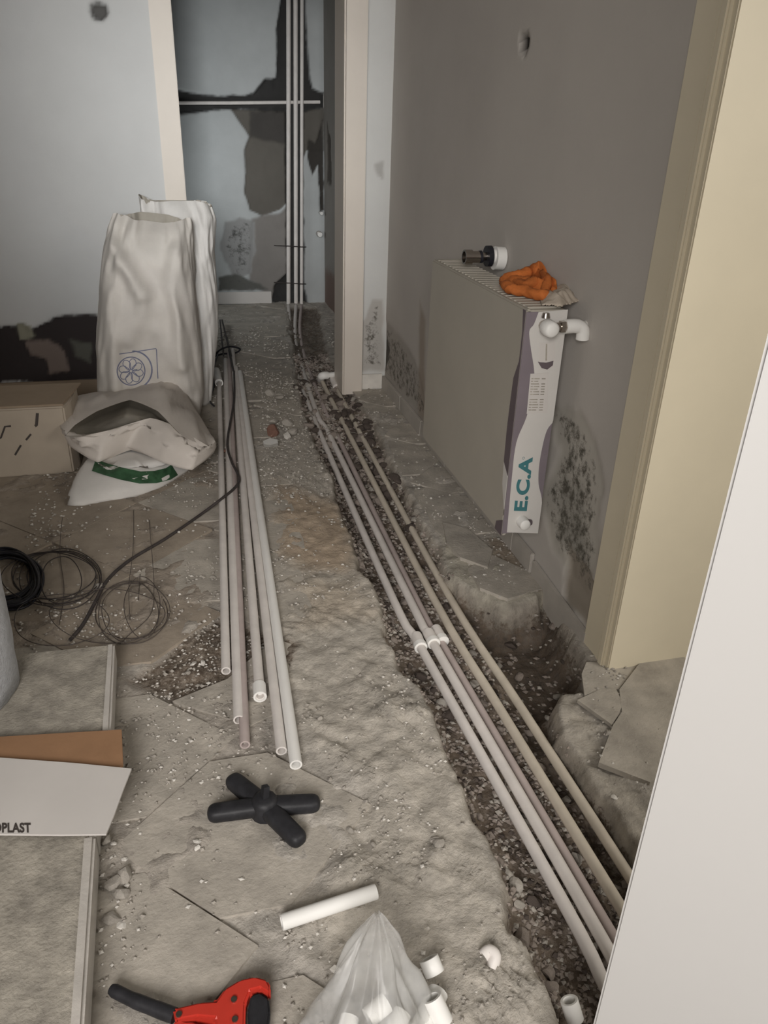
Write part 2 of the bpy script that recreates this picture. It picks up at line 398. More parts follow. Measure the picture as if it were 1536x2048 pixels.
# tiles laid on the diagonal, 37.5 cm pitch
S2 = math.sqrt(2); S = .3765; tg = .0025
TLw = sorted([tuple(p) for p in px2(TL)], key=lambda p: p[1]); TRw = sorted([tuple(p) for p in px2(TR[:3]+TR[5:11])], key=lambda p: p[1])
def edgeL(y): return np.interp(y, [p[1] for p in TLw], [p[0] for p in TLw])
def edgeR(y): return np.interp(y, [p[1] for p in TRw], [p[0] for p in TRw])
def swept(u0, v0, lo, hi, ymin, ymax):
    """tile diamond cut between x = lo(y) and x = hi(y)"""
    c = [((u-v)/S2, (u+v)/S2) for u, v in ((u0+tg, v0+tg), (u0+S-tg, v0+tg), (u0+S-tg, v0+S-tg), (u0+tg, v0+S-tg))]
    yb, yt = max(c[0][1], ymin), min(c[2][1], ymax)
    if yt-yb < .04: return None
    base_ = sorted(set([yb, yt]+[y for y in (c[1][1], c[3][1]) if yb < y < yt]))
    Ys = []
    for a, b in zip(base_, base_[1:]): Ys += list(np.linspace(a, b, 5))[:-1]
    Ys.append(base_[-1])
    Lp, Rp = [], []
    for y in Ys:
        a0 = abs(y-c[0][1]); a1 = abs(c[2][1]-y); hw = min(a0, a1, (c[2][1]-c[0][1])/2); xc = c[0][0]
        xl = max(xc-hw, lo(y)); xr = min(xc+hw, hi(y))
        if xr-xl > .0008: Lp.append((xl, y)); Rp.append((xr, y))
    if len(Lp) < 3: return None
    poly = Rp+Lp[::-1]
    out = [poly[0]]
    for p in poly[1:]:
        if math.hypot(p[0]-out[-1][0], p[1]-out[-1][1]) > .003: out.append(p)
    ar = abs(sum(out[i][0]*out[(i+1) % len(out)][1]-out[(i+1) % len(out)][0]*out[i][1] for i in range(len(out))))/2
    return out if ar > .003 else None
def tile(poly, z=0.0, mt=None, th=.010, tilt=.0015):
    tz = [z+random.uniform(-tilt, tilt)]*1
    gx, gy = random.uniform(-.006, .006), random.uniform(-.006, .006); cx = np.mean([p[0] for p in poly]); cy = np.mean([p[1] for p in poly])
    zt = [tz[0]+gx*(p[0]-cx)+gy*(p[1]-cy) for p in poly]
    o = prism('tile', poly, [q-th for q in zt], zt, mt or M['tile']); o.parent = floor; return o
def jag(f, s): return lambda y: f(y)+(float(fbm(np.array(y*1.0), np.array(s*3.3), 14, 3, 40))-.5)*.03
uo, vo = 1.035, .605
for i in range(-9, 16):
    for j in range(-9, 18):
        u0 = uo+i*S; v0 = vo+j*S; cx, cy = (u0+v0+S)*0, 0
        cx = (u0-v0)/S2; cy = (u0+v0+S)/S2
        if cx < -1.7 or cx > 1.3 or cy < .2 or cy > 6.4: continue
        # hall left of the trench
        if cx < edgeL(min(cy, 6.2))+.25:
            if cy < 4.15: lim = lambda y: -1.6
            else: lim = lambda y: -1.4
            if (i, j) == (0, 1):      # broken tile, its left half lifted out
                p = px2([(455, 1357), (520, 1300), (567, 1282), (649, 1310), (590, 1367), (560, 1420), (500, 1450), (345, 1402)]); tile(p); continue
            if cy > 2.9: hi = jag(lambda y: edgeL(y)-.02, 1)
            elif cy > 2.0: hi = jag(lambda y: .34, 2)
            elif cy > 1.3: hi = jag(lambda y: .30, 3)
            else: hi = lambda y: 9
            if cy <= 1.45 and (j < 0 and not (i <= -2)): continue
            if (i, j) in ((0, 0), (-1, -1)): continue
            if cx > .36 and cy < 2.9: continue
            p = swept(u0, v0, lim, hi, .3, 6.27)
            if p: tile(p, mt=M['tile_brown'] if (cx < .0 and 1.9 < cy < 4.2) else None)
        if cx > edgeR(min(max(cy, 2.2), 6.2))-.2 and cy > 2.15:
            lim = jag(lambda y: edgeR(y)+.02, 5)
            p = swept(u0, v0, lim, (lambda y: 1.035), 2.28, 3.98)
            if p: tile(p)
c4 = lambda L_: px2([(1060+x/2.925, 1000+y/2.925) for x, y in L_])
tile(c4([(330, 950), (302, 1020), (318, 1145), (420, 1118), (520, 1108), (640, 955)]), .002)
tile(c4([(275, 1180), (400, 1122), (500, 1112), (540, 1200), (520, 1260), (475, 1325)]), .006)
tile(c4([(520, 1120), (640, 965), (900, 930), (1100, 1500), (700, 1660), (400, 1545), (482, 1330), (535, 1250)]), .005, th=.014)
tile(px2([(885, 1048), (935, 1062), (985, 1105), (975, 1140), (920, 1120), (893, 1090)]), .012, th=.016)
tile(px2([(980, 1110), (1070, 1150), (1090, 1178), (1015, 1200), (960, 1178), (935, 1140)]), .004, th=.03)
tile(px2([(975, 1072), (1065, 1082), (1068, 1140), (1010, 1122)]), -.004, mt=M['tile_brown'])

# stones: eight shapes shared by many
def rock_mesh(name, mt, sub=2, flat=.7, seed=0):
    bm = bmesh.new(); bmesh.ops.create_icosphere(bm, subdivisions=sub, radius=1); r = random.Random(seed)
    ax = [Vector((r.uniform(-1, 1), r.uniform(-1, 1), r.uniform(-1, 1))).normalized() for _ in range(7)]; dd = [r.uniform(.5, .85) for _ in ax]
    for v in bm.verts:
        for a, d_ in zip(ax, dd):
            t = v.co.dot(a)
            if t > d_: v.co -= a*(t-d_)
        v.co.z *= flat; v.co *= r.uniform(.94, 1.04)
    me = D.meshes.new(name); bm.to_mesh(me); bm.free(); me.materials.append(mt); return me
rocks = {k: [rock_mesh('stone', M[k], 1 if k == 'chip' else 2, .7 if k != 'chip' else .4, s) for s in range(6)] for k in ('stone', 'stone2', 'stoned', 'chip', 'redstone')}
TP = np.array(trench)
def in_poly(x, y, P): return float(sdist(np.array([x]), np.array([y]), P)[0])
def put_stone(x, y, r, k, sink=.35, z=None):
    o = D.objects.new('stone', random.choice(rocks[k])); COL.objects.link(o); o.parent = floor
    zz = ground(x, y) if z is None else z
    o.location = (x, y, zz+r*(.7-sink)); o.scale = (r*random.uniform(.8, 1.3), r*random.uniform(.7, 1.1), r*random.uniform(.7, 1.05))
    o.rotation_euler = (random.uniform(-.4, .4), random.uniform(-.4, .4), random.uniform(0, 6.3)); return o
for k in range(60):
    y = random.uniform(2.75, 4.05); x = edgeR(y)-random.uniform(.0, .13); put_stone(x, y, random.uniform(.018, .036), random.choice(['stoned', 'stoned', 'stone']), .3)
for k in range(22):
    y = random.uniform(2.9, 4.2); x = edgeL(y)+random.uniform(-.02, .06); put_stone(x, y, random.uniform(.015, .03), random.choice(['stoned', 'stone', 'stone2']), .35)
cnt = 0
while cnt < 130:
    y = .55+(random.random()**1.3)*4.0; x = random.uniform(.3, 1.1); s_ = in_poly(x, y, TP)
    if s_ < .012: continue
    r = random.uniform(.008, .019)*(1+.25*(y-1)); r = min(r, .03)
    put_stone(x, y, r, random.choice(['stone', 'stone', 'stone2', 'stoned'])); cnt += 1
# the bigger stones that can be picked out
for px, py, r, k in [(742, 880, .035, 'stoned'), (735, 850, .03, 'stoned'), (750, 905, .035, 'stone'), (715, 820, .03, 'stoned'), (700, 800, .03, 'stoned'),
                     (755, 930, .03, 'stoned'), (1010, 1410, .014, 'stone2'), (1125, 1590, .02, 'stone'), (1120, 1570, .015, 'stone'), (1030, 1745, .016, 'stone2'),
                     (1025, 1770, .013, 'stone'), (1040, 1790, .014, 'stone2'), (1000, 1700, .014, 'stone'), (1020, 1725, .012, 'stone2'), (985, 1640, .012, 'stone'),
                     (960, 1610, .011, 'stone'), (1050, 1850, .02, 'stone'), (875, 1690, .014, 'stone2'), (870, 1680, .010, 'stone2'), (1028, 1268, .012, 'stone'),
                     (660, 880, .025, 'stone'), (645, 800, .02, 'stone'), (665, 905, .02, 'stoned'), (830, 1040, .018, 'stone2'), (450, 905, .02, 'redstone')]:
    p = onz(px, py, -.03 if in_poly(*onz(px, py)[:2], TP) > 0 else 0); put_stone(p[0], p[1], r, k)
for px, py, r, k in [(545, 868, .045, 'redstone'), (548, 850, .03, 'stone2'), (585, 870, .035, 'stone2'), (575, 850, .03, 'stone2'), (540, 790, .03, 'stone2'), (560, 800, .025, 'stone2'),
                     (575, 880, .03, 'chip'), (445, 1160, .012, 'stone2'), (425, 1155, .012, 'stone2'), (385, 1325, .012, 'chip'), (405, 1322, .012, 'chip'), (375, 1345, .01, 'stone2'),
                     (230, 1770, .022, 'stone2'), (250, 1755, .02, 'stone2'), (240, 1790, .018, 'stone2'), (225, 1840, .02, 'stone2'), (215, 1690, .016, 'stone2'), (245, 1850, .014, 'chip'),
                     (395, 1690, .010, 'chip'), (395, 1700, .007, 'chip'), (672, 1945, .012, 'chip'), (228, 1695, .009, 'chip'), (250, 1720, .008, 'chip'), (520, 1730, .008, 'chip'), (537, 1732, .005, 'chip'),
                     (380, 1440, .008, 'chip'), (388, 1448, .007, 'chip'), (365, 1505, .006, 'chip'), (640, 1440, .008, 'stone2'), (660, 1560, .008, 'stone2'), (720, 1620, .008, 'stone2'), (700, 1660, .01, 'stone2'),
                     (1230, 1590, .01, 'chip'), (1215, 1470, .01, 'stone2'), (1240, 1350, .012, 'stone2'), (1225, 1340, .01, 'stone2'), (1265, 1415, .008, 'stone2'), (1290, 1430, .008, 'stone2'),
                     (200, 1175, .02, 'stone2'), (145, 1290, .01, 'chip'), (190, 1205, .008, 'chip'), (240, 1225, .008, 'chip'), (1350, 1320, .015, 'chip'), (745, 1690, .01, 'stone2'), (560, 790, .02, 'stone2')]:
    p = onz(px, py); put_stone(p[0], p[1], r, k, sink=.25)
def pebbles(name, pts, mt, flat=.6, parent=floor):
    """small gravel: one joined mesh of flattened eight-faced lumps"""
    n = len(pts); P = np.array(pts); B = np.array([[1, 0, 0], [0, 1, 0], [-1, 0, 0], [0, -1, 0], [.2, .1, 1], [-.1, 0, -1]], float)
    Fb = np.array([[0, 1, 4], [1, 2, 4], [2, 3, 4], [3, 0, 4], [1, 0, 5], [2, 1, 5], [3, 2, 5], [0, 3, 5]])
    V = np.repeat(B[None], n, 0)*(RNG.uniform(.6, 1.2, (n, 6, 1))); V[:, :, 2] *= flat
    a = RNG.uniform(0, 6.3, n); c, s = np.cos(a), np.sin(a); x = V[:, :, 0]*c[:, None]-V[:, :, 1]*s[:, None]; y = V[:, :, 0]*s[:, None]+V[:, :, 1]*c[:, None]
    V = np.stack([x, y, V[:, :, 2]], -1)*P[:, 3][:, None, None]+P[:, None, :3]
    Fc = (Fb[None]+np.arange(n)[:, None, None]*6).reshape(-1, 3)
    o = mobj(name, V.reshape(-1, 3), Fc.tolist(), mt, parent); o['kind'] = 'stuff'; return o
g1, g2, g3, g4 = [], [], [], []
CAVP = px2([(900, 1150), (1075, 1200), (1098, 1172), (1170, 1300), (1160, 1360), (1114, 1402), (1165, 1520), (1262, 1652), (1340, 1800), (1230, 1700), (1100, 1480)])
XR = RNG.uniform(.25, 1.1, 34000); YR = .5+RNG.rand(34000)**1.4*4.3; SD = sdist(XR, YR, TP); SC = sdist(XR, YR, CAVP)
for x, y, s_, sc_ in zip(XR, YR, SD, SC):
    if s_ < .006: continue
    if random.random() < (.86 if sc_ > 0 else .25): continue
    r = random.uniform(.003, .0085)*(1+.3*(y-.8)); (g1 if random.random() < .62 else (g2 if random.random() < .6 else g4)).append((x, y, ground(x, y)+r*.3, r))
    if len(g1)+len(g2)+len(g4) > 9000: break
pebbles('gravel', g1, M['stone']); pebbles('gravel', g2, M['stone2']); pebbles('gravel', g4, M['stoned'])
XR = RNG.uniform(-.6, 1.2, 46000); YR = .5+RNG.rand(46000)**1.3*5.0; SD = sdist(XR, YR, TP); DN = fbm(XR, YR, 4, 3, 50)
g5, g6 = [], []
hp = np.array(px2([(250, 1360), (435, 1230), (560, 1300), (455, 1355), (345, 1400)])); SH = sdist(XR, YR, hp)
rub = [np.array(px2(q)) for q in ([(620, 1480), (820, 1600), (900, 1700), (700, 1800), (640, 1700), (760, 1590)], [(200, 1690), (260, 1700), (300, 1900), (200, 1980)],
                                  [(520, 740), (600, 760), (650, 900), (520, 900)], [(1200, 1330), (1350, 1310), (1300, 1600), (1180, 1500)], [(540, 1880), (720, 1970), (760, 1900), (620, 1840)],
                                  [(250, 1380), (450, 1400), (640, 1500), (440, 1600), (300, 1560)])]
SR = np.max([sdist(XR, YR, q) for q in rub], 0)
for x, y, s_, d_, sh, sr in zip(XR, YR, SD, DN, SH, SR):
    if s_ > -.01 or x > 1.2: continue
    pr = .85 if sh > 0 else (.55 if sr > 0 else max(0, (d_-.47))*1.5+.06)
    if random.random() > pr: continue
    r = random.choice([1, 1, 1.4])*random.uniform(.0014, .0045)*(1+.25*(y-.8)); (g5 if random.random() < .3 else g6).append((x, y, max(ground(x, y), 0.001 if sh < 0 else -.01)+r*.45, r))
pebbles('plaster_crumbs', g5, M['chip'], .5); pebbles('gravel', g6, M['stone2'], .7)

# ------------------------------------------------------------------ walls
def wx(L_, x): return [(onx(a, b, x)[1], onx(a, b, x)[2]) for a, b in L_]
def wy(L_, y): return [(ony(a, b, y)[0], ony(a, b, y)[2]) for a, b in L_]
XW = 1.04
wr = box('wall_right', (XW+.06, 1.62, -.25), (XW+.2, 4.0, 2.6), M['plain'], kind='structure')
DK = (.085, .075, .065)
relief('plaster', np.arange(1.60, 4.03, .012), np.arange(-.16, 2.62, .013),
       lambda a, b, d: (XW+d, a, b), (.50, .47, .435),
       [(wx([(1085, 800), (1140, 815), (1190, 880), (1200, 960), (1195, 1080), (1175, 1200), (1110, 1120), (1080, 1000), (1120, 900)], XW), .005, (.46, .435, .39), .475, .03, .02),
        (wx([(1120, 960), (1165, 960), (1165, 1130), (1110, 1080)], XW), .003, (.34, .325, .29), .50, .03, .05),
        (wx([(762, 632), (785, 655), (830, 720), (850, 800), (850, 845), (760, 745), (752, 700)], XW), .004, (.39, .36, .325), .46, .02, .04),
        (wx([(765, 650), (780, 700), (765, 745)], XW), .003, DK, .5, .02, .03),
        (wx([(840, 600), (850, 640), (850, 850), (835, 830)], XW), 0, (.36, .31, .26), .35, .02, .05),
        (wx([(1130, 1085), (1195, 1180), (1190, 1280), (1130, 1200)], XW), .01, (.30, .265, .22), .3, .02, .02),
        (wx([(1040, 68), (1055, 66), (1058, 90), (1050, 108), (1040, 100)], XW), .022, (.028, .024, .02), 0, .005, .008)],  # small hole, its inner shade put into the near-black colour
       M['wall'], wr, flip=True)
box('wall_footing', (XW+.005, 1.5, -.3), (XW+.2, 4.0, -.005), M['stone'], wr)
# end wall left of the doorway
YL, YR_ = 4.10, 4.0
wl = box('wall_end_left', (-1.65, YL+.06, -.02), (-.02, YL+.18, 2.6), M['plain'], kind='structure')
relief('plaster', np.arange(-1.66, -.025, .011), np.arange(-.02, 2.62, .012), lambda a, b, d: (a, YL+d, b), (.56, .56, .55),
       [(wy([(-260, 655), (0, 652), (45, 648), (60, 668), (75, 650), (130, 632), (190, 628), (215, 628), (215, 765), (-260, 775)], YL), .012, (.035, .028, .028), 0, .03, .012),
        (wy([(30, 645), (60, 650), (68, 675), (40, 680)], YL), -.004, (.27, .26, .20), 0, .012, .012),
        (wy([(50, 685), (95, 680), (125, 705), (135, 740), (100, 748), (95, 720), (62, 710)], YL), -.006, (.19, .15, .13), .35, .02, .015),
        (wy([(140, 680), (180, 690), (180, 725), (150, 715)], YL), -.003, (.10, .10, .085), .3, .02, .02),
        (wy([(182, 8), (195, 2), (212, 10), (216, 28), (204, 42), (188, 38), (180, 22)], YL), .05, (.10, .095, .09), .3, .006, .012)],
       M['wall'], wl, flip=False)
# short wall right of the doorway
we = box('wall_end_right', (.86, YR_+.05, -.1), (XW+.2, YR_+.2, 2.6), M['plain'], kind='structure')
relief('plaster', np.arange(.87, XW+.02, .008), np.arange(-.05, 2.62, .012), lambda a, b, d: (a, YR_+d, b), (.60, .60, .58),
       [(wy([(722, 650), (735, 635), (745, 600), (765, 600), (768, 740), (720, 745)], YR_), .004, (.46, .44, .41), .47, .012, .02),
        (wy([(725, 690), (740, 680), (750, 690), (745, 720), (728, 715)], YR_), -.003, (.5, .48, .45), .2, .012, .02),
        (wy([(752, 330), (765, 325), (765, 358), (756, 350)], YR_), .001, (.42, .41, .39), .3, .012, .02)], M['wall'], we)
box('wall_over_door', (-.2, YR_+.05, 2.16), (XW+.2, YL+.18, 2.6), M['plain'], kind='structure')
# far wall with open chases for the pipes
YF = 6.30
wf = box('wall_far', (-1.7, YF+.07, -.15), (1.5, YF+.2, 2.6), M['plain'], kind='structure')
relief('plaster', np.arange(-.05, 1.13, .010), np.arange(-.08, 2.62, .011), lambda a, b, d: (a, YF+d, b), (.46, .48, .48),
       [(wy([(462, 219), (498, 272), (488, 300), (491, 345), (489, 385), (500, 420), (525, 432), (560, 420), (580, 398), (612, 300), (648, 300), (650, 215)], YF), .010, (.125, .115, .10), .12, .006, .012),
        (wy([(560, 425), (600, 395), (605, 600), (545, 600), (500, 560), (505, 440), (525, 432)], YF), .006, (.23, .215, .20), .25, .015, .03),
        (wy([(452, 445), (480, 435), (510, 445), (510, 500), (500, 545), (470, 560), (440, 500)], YF), .004, (.30, .30, .295), .44, .02, .02),
        (wy([(437, 555), (470, 548), (510, 565), (540, 580), (437, 582)], YF), .004, (.12, .12, .11), .45, .015, .02),
        (wy([(420, 310), (455, 315), (450, 345), (405, 345)], YF), 0, None, .32, .02, .03),
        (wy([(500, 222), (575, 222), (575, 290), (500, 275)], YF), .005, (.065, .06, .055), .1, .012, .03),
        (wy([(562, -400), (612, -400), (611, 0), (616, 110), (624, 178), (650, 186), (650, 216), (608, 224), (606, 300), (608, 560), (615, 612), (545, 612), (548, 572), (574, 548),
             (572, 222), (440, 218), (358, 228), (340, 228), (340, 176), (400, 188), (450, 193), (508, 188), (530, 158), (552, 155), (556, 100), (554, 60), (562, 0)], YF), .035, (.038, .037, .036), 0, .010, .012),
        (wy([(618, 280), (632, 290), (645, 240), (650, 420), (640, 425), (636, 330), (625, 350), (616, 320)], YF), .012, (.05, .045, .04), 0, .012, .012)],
       M['wallfar'], wf)
relief('plaster', np.arange(-1.7, -.04, .05), np.arange(-.08, 2.62, .05), lambda a, b, d: (a, YF+d*0, b), (.46, .48, .48), [], M['wallfar'], wf)
wfr = box('wall_far_right', (1.16, 4.2, -.15), (1.3, 6.4, 2.6), M['plain'], kind='structure')
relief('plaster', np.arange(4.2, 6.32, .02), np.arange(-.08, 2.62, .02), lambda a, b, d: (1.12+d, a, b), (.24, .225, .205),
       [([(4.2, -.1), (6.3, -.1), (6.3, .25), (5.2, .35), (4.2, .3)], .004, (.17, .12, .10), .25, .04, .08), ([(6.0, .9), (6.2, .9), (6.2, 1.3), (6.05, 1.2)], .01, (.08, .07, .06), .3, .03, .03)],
       M['wallfar'], wfr, flip=True)
box('wall_far_left', (-1.75, 4.28, -.15), (-1.65, 6.4, 2.6), M['plain'], kind='structure')
box('light_blocker', (-1.65, .0, -.05), (-.80, 1.25, 2.6), M['plain'], kind='structure')  # unseen block, added to keep window light off the end wall's left
box('wall_left', (-1.8, -3.2, -.05), (-1.65, 4.28, 2.6), M['plain'], kind='structure')
box('wall_back', (-1.8, -3.3, -.05), (3.2, -3.15, 2.6), M['plain'], kind='structure')
box('wall_side_room', (3.0, -3.2, -.05), (3.15, 2.2, 2.6), M['plain'], kind='structure')
box('wall_side_room_end', (XW+.2, 1.62, -.3), (3.1, 1.75, 2.6), M['plain'], kind='structure')
box('ceiling', (-1.8, -3.3, 2.6), (3.2, 6.5, 2.7), M['plain'], kind='structure')
box('floor_behind', (-1.8, -3.3, -.06), (3.2, -.58, -.012), M['tile'], kind='structure')
box('floor_subsoil', (-1.8, -.6, -.4), (3.2, 6.5, -.3), M['stone'], kind='structure')
# skirting tiles along the right wall, each one a piece
bbr = box('baseboard_right', (XW-.004, 2.2, -.001), (XW+.004, 4.0, .068), M['base_tile'], kind='structure')
yy = 3.985
while yy > 2.02:
    L_ = .37; y1 = max(yy-L_, 1.98)
    o = box('skirting_tile', (XW-.016, y1+.0025, .0), (XW-.002, yy, .074), M['base_tile'], bevel=.002); o.parent = bbr; yy = y1
o = prism('skirting_tile', [(XW-.014, 1.60), (XW-.002, 1.60), (XW-.002, 1.97), (XW-.014, 1.97)], [-.105, -.105, -.03, -.03], [.03, .03, .055, .055], M['base_tile']); o.parent = bbr
bbe = box('baseboard_end', (.905, YR_-.014, 0), (XW-.016, YR_-.001, .083), M['chip'], kind='structure', bevel=.002)
box('baseboard_left', (-1.6, YL-.016, 0), (-.04, YL-.001, .088), M['card'], kind='structure', bevel=.002)
box('baseboard_far', (.15, YF-.014, 0), (.688, YF-.001, .092), M['cardw'], kind='structure', bevel=.003)
# far doorway: casing and lining
d1 = D.objects.new('door_1', None); COL.objects.link(d1); d1['kind'] = 'structure'
box('door_casing', (-.038, YL-.022, -.01), (.056, YL, 2.16), M['trimpink'], d1, .003)
box('door_lining', (.03, YL-.012, -.01), (.058, YL+.18, 2.14), M['trimpink'], d1, .002)
box('door_casing', (.806, 3.955, -.015), (.905, YR_+.003, 2.16), M['trimpink'], d1, .003)
box('casing_bead', (.806, 3.949, -.015), (.816, 3.957, 2.16), M['trimpink'], d1, .002)
box('door_lining', (.800, 3.97, -.02), (.825, 4.20, 2.14), M['trimpink'], d1, .002)
box('door_head', (-.038, 3.96, 2.10), (.905, 4.25, 2.18), M['trimpink'], d1, .003)
# near doorway on the right
d2 = D.objects.new('door_2', None); COL.objects.link(d2); d2['kind'] = 'structure'
box('door_casing', (XW-.012, 1.520, -.035), (XW+.03, 1.606, 2.16), M['cream'], d2, .002)
box('casing_step', (XW-.020, 1.488, -.02), (XW+.03, 1.512, 2.16), M['cream'], d2, .004)
box('casing_back', (XW-.006, 1.474, -.02), (XW+.03, 1.522, 2.16), M['cream'], d2, .0)
box('door_lining', (XW-.009, 1.470, -.02), (1.36, 1.60, 2.14), M['cream'], d2, .003)
box('door_lining', (1.335, 1.45, -.02), (1.37, 1.62, 2.14), M['cream'], d2, .003)
# white door leaf standing open beside the camera
d3 = D.objects.new('door_3', None); COL.objects.link(d3); d3['kind'] = 'structure'
E0 = np.array([.405, .469]); dr = np.array([.50, -.58]); dr /= np.linalg.norm(dr); nn = np.array([dr[1], -dr[0]])*-1
q = [E0, E0+dr*.82, E0+dr*.82+nn*.04, E0+nn*.04]
prism('door_leaf', q, .012, 2.05, M['white_door'], d3, .003)
hg = E0+dr*.76
tube('door_handle', [np.array([*(hg-nn*.0), 1.0]), np.array([*(hg-nn*.05), 1.0]), np.array([*(hg-nn*.055-dr*.1), 1.0])], .009, M['chrome'], d3)

# ------------------------------------------------------------------ pipes in the trench
def zp(px, py, z): return onz(px, py, z)
g_tr = 'water pipes laid in the floor trench'
def tpipe(pts, r, mt, label, collar=None, hollow=.003):
    P = [onz(a, b, c) for a, b, c in pts]; P = smooth_path(P, 5)
    root = empty('water_pipe', (P[-1][0], P[-1][1], P[-1][2]), label, 'pipe', g_tr)
    tube('pipe_run', P, r, mt, root, 14)
    if collar:
        a = onz(collar[0], collar[1], collar[4]); b = onz(collar[2], collar[3], collar[4])
        d_ = (b-a)/np.linalg.norm(b-a); L_ = np.linalg.norm(b-a)
        tube('socket', [a, a+d_*L_*.75], .0175, M['pipe'], root, 16)
        tube('socket_rim', [a+d_*L_*.72, a+d_*L_], [.0195, .0195], M['pipe_white'], root, 16)
    return root
zt = -.050
tpipe([(577, 612, -.005), (581, 660, -.03), (592, 742, -.04), (625, 830, -.045), (651, 892, zt), (787, 1200, zt), (842, 1296, zt), (1124, 1800, zt), (1212, 1975, zt), (1330, 2200, zt)], .0128, M['pipe'],
      'leftmost water pipe in the trench, bright white along its near end', (832, 1272, 842, 1296, zt))
tpipe([(592, 612, -.005), (590, 665, -.03), (597, 710, -.04), (634, 827, -.045), (660, 872, zt), (820, 1200, zt), (869, 1291, zt), (1160, 1800, zt), (1240, 1945, zt), (1380, 2200, zt)], .0128, M['pipe'],
      'second water pipe from the left in the trench, just right of the brightest one', (856, 1265, 868, 1288, zt))
tpipe([(603, 612, -.005), (600, 660, -.03), (611, 720, -.042), (647, 814, -.05), (668, 858, -.062), (833, 1200, -.066), (886, 1292, -.066), (1183, 1800, -.066), (1265, 1940, -.066), (1400, 2180, -.066)], .0118, M['pipe_mauve'],
      'mauve-grey middle water pipe lying lowest in the trench bundle', (871, 1258, 886, 1284, -.060))
rD = tpipe([(642, 757, -.02), (655, 785, -.035), (700, 872, -.045), (869, 1200, zt), (1000, 1418, zt), (1236, 1806, zt), (1330, 1960, zt)], .0122, M['pipe_tan'],
      'tan water pipe running free, second from the right in the trench')
rE = tpipe([(667, 762, -.02), (680, 790, -.035), (737, 897, -.045), (898, 1192, zt), (1040, 1412, zt), (1252, 1742, zt), (1340, 1880, zt)], .0118, M['pipe_tan'],
      'rightmost tan water pipe in the trench, nearest the radiator wall')
el = empty('pipe_elbow', tuple(onz(642, 757, -.01)), 'white plastic elbow turning the trench pipe under the far door casing', 'pipe fitting', 'elbows at the door casing')
a = onz(642, 757, -.012); b = onz(644, 752, 0.02); c = onz(674, 748, 0.02)
tube('elbow_body', smooth_path([a+(b-a)*-.2, b, b+(c-b)*.35], 6), .022, M['pipe_white'], el, 14)
tube('elbow_spigot', [b+(c-b)*.3, c], .015, M['pipe_white'], el, 14)
e2 = empty('pipe_elbow', tuple(onz(667, 764, -.01)), 'dusty white socket on the pipe end right below the elbow', 'pipe fitting', 'elbows at the door casing')
tube('elbow_body', [onz(665, 758, -.005), onz(672, 774, -.022)], .018, M['pipe'], e2, 14)

# pipes stacked loose on the floor
g_b = 'loose water pipes lying on the hall floor'
def lpipe(a, b, r, mt, label, z0=.014, z1=.014, socket=False, mid=None):
    p0 = onz(*a, z0); p1 = onz(*b, z1); root = empty('loose_pipe', tuple(p0), label, 'pipe', g_b)
    tube('pipe_run', [p0, p0*.5+p1*.5+np.array([0, 0, 0.0]), p1], r, mt, root, 14, hollow=.0038)
    if socket:
        d_ = (p1-p0)/np.linalg.norm(p1-p0); tube('socket_end', [p0-d_*.004, p0+d_*.042], r*1.28, M['pipe_white'], root, 16, hollow=.005)
    return root
lpipe((452, 1342), (438, 745), .0125, M['pipe'], 'leftmost loose pipe, its near end stopping first')
lpipe((478, 1440), (451, 720), .0138, M['pipe'], 'second loose pipe from the left, ending just above a pinkish pipe end')
lpipe((490, 1490), (458, 705), .0120, M['pipe_mauve'], 'thin pinkish loose pipe poking out below its left neighbour', .012, .012)
lpipe((520, 1392), (465, 700), .0132, M['pipe'], 'loose pipe with a wider white socket on its near end', .016, .016, True)
lpipe((563, 1502), (472, 735), .0128, M['pipe'], 'dull loose pipe lying against the longest one on its left side')
lpipe((592, 1530), (480, 745), .0142, M['pipe_white'], 'rightmost and longest loose pipe, its open end nearest the black cross stand', .015, .015)
tr_ = empty('wire_tie', tuple(onz(455, 700, .02)), 'loop of black wire tied round the far ends of the loose pipes', 'wire')
tube('wire_loop', smooth_path([onz(a, b, c) for a, b, c in [(430, 712, .01), (440, 700, .05), (460, 693, .06), (480, 698, .03), (470, 706, .01), (445, 708, .015)]], 6, True), .0055, M['rubber'], tr_, 6, closed=True)
tube('wire_tail', smooth_path([onz(a, b, c) for a, b, c in [(436, 708, .03), (428, 735, .02), (428, 770, .01), (420, 800, .01), (428, 812, .01)]], 5), .0045, M['rubber'], tr_, 6)
for k, (a, b) in enumerate((((447, 712), (440, 640)), ((462, 712), (444, 640)), ((458, 700), (467, 742)))):
    tube('wire_end', [onz(*a, .035), onz(*b, .035 if k < 2 else .03)], .006 if k else .005, M['wire'], tr_, 6)
cs = empty('pipe_coupling', tuple(onz(435, 752, .01)), 'small white pipe coupling resting by the sacks beside the loose pipes', 'pipe fitting')
tube('coupling_body', [onz(432, 742, .03), onz(438, 766, .03)], .022, M['pipe_white'], cs, 14, hollow=.005)
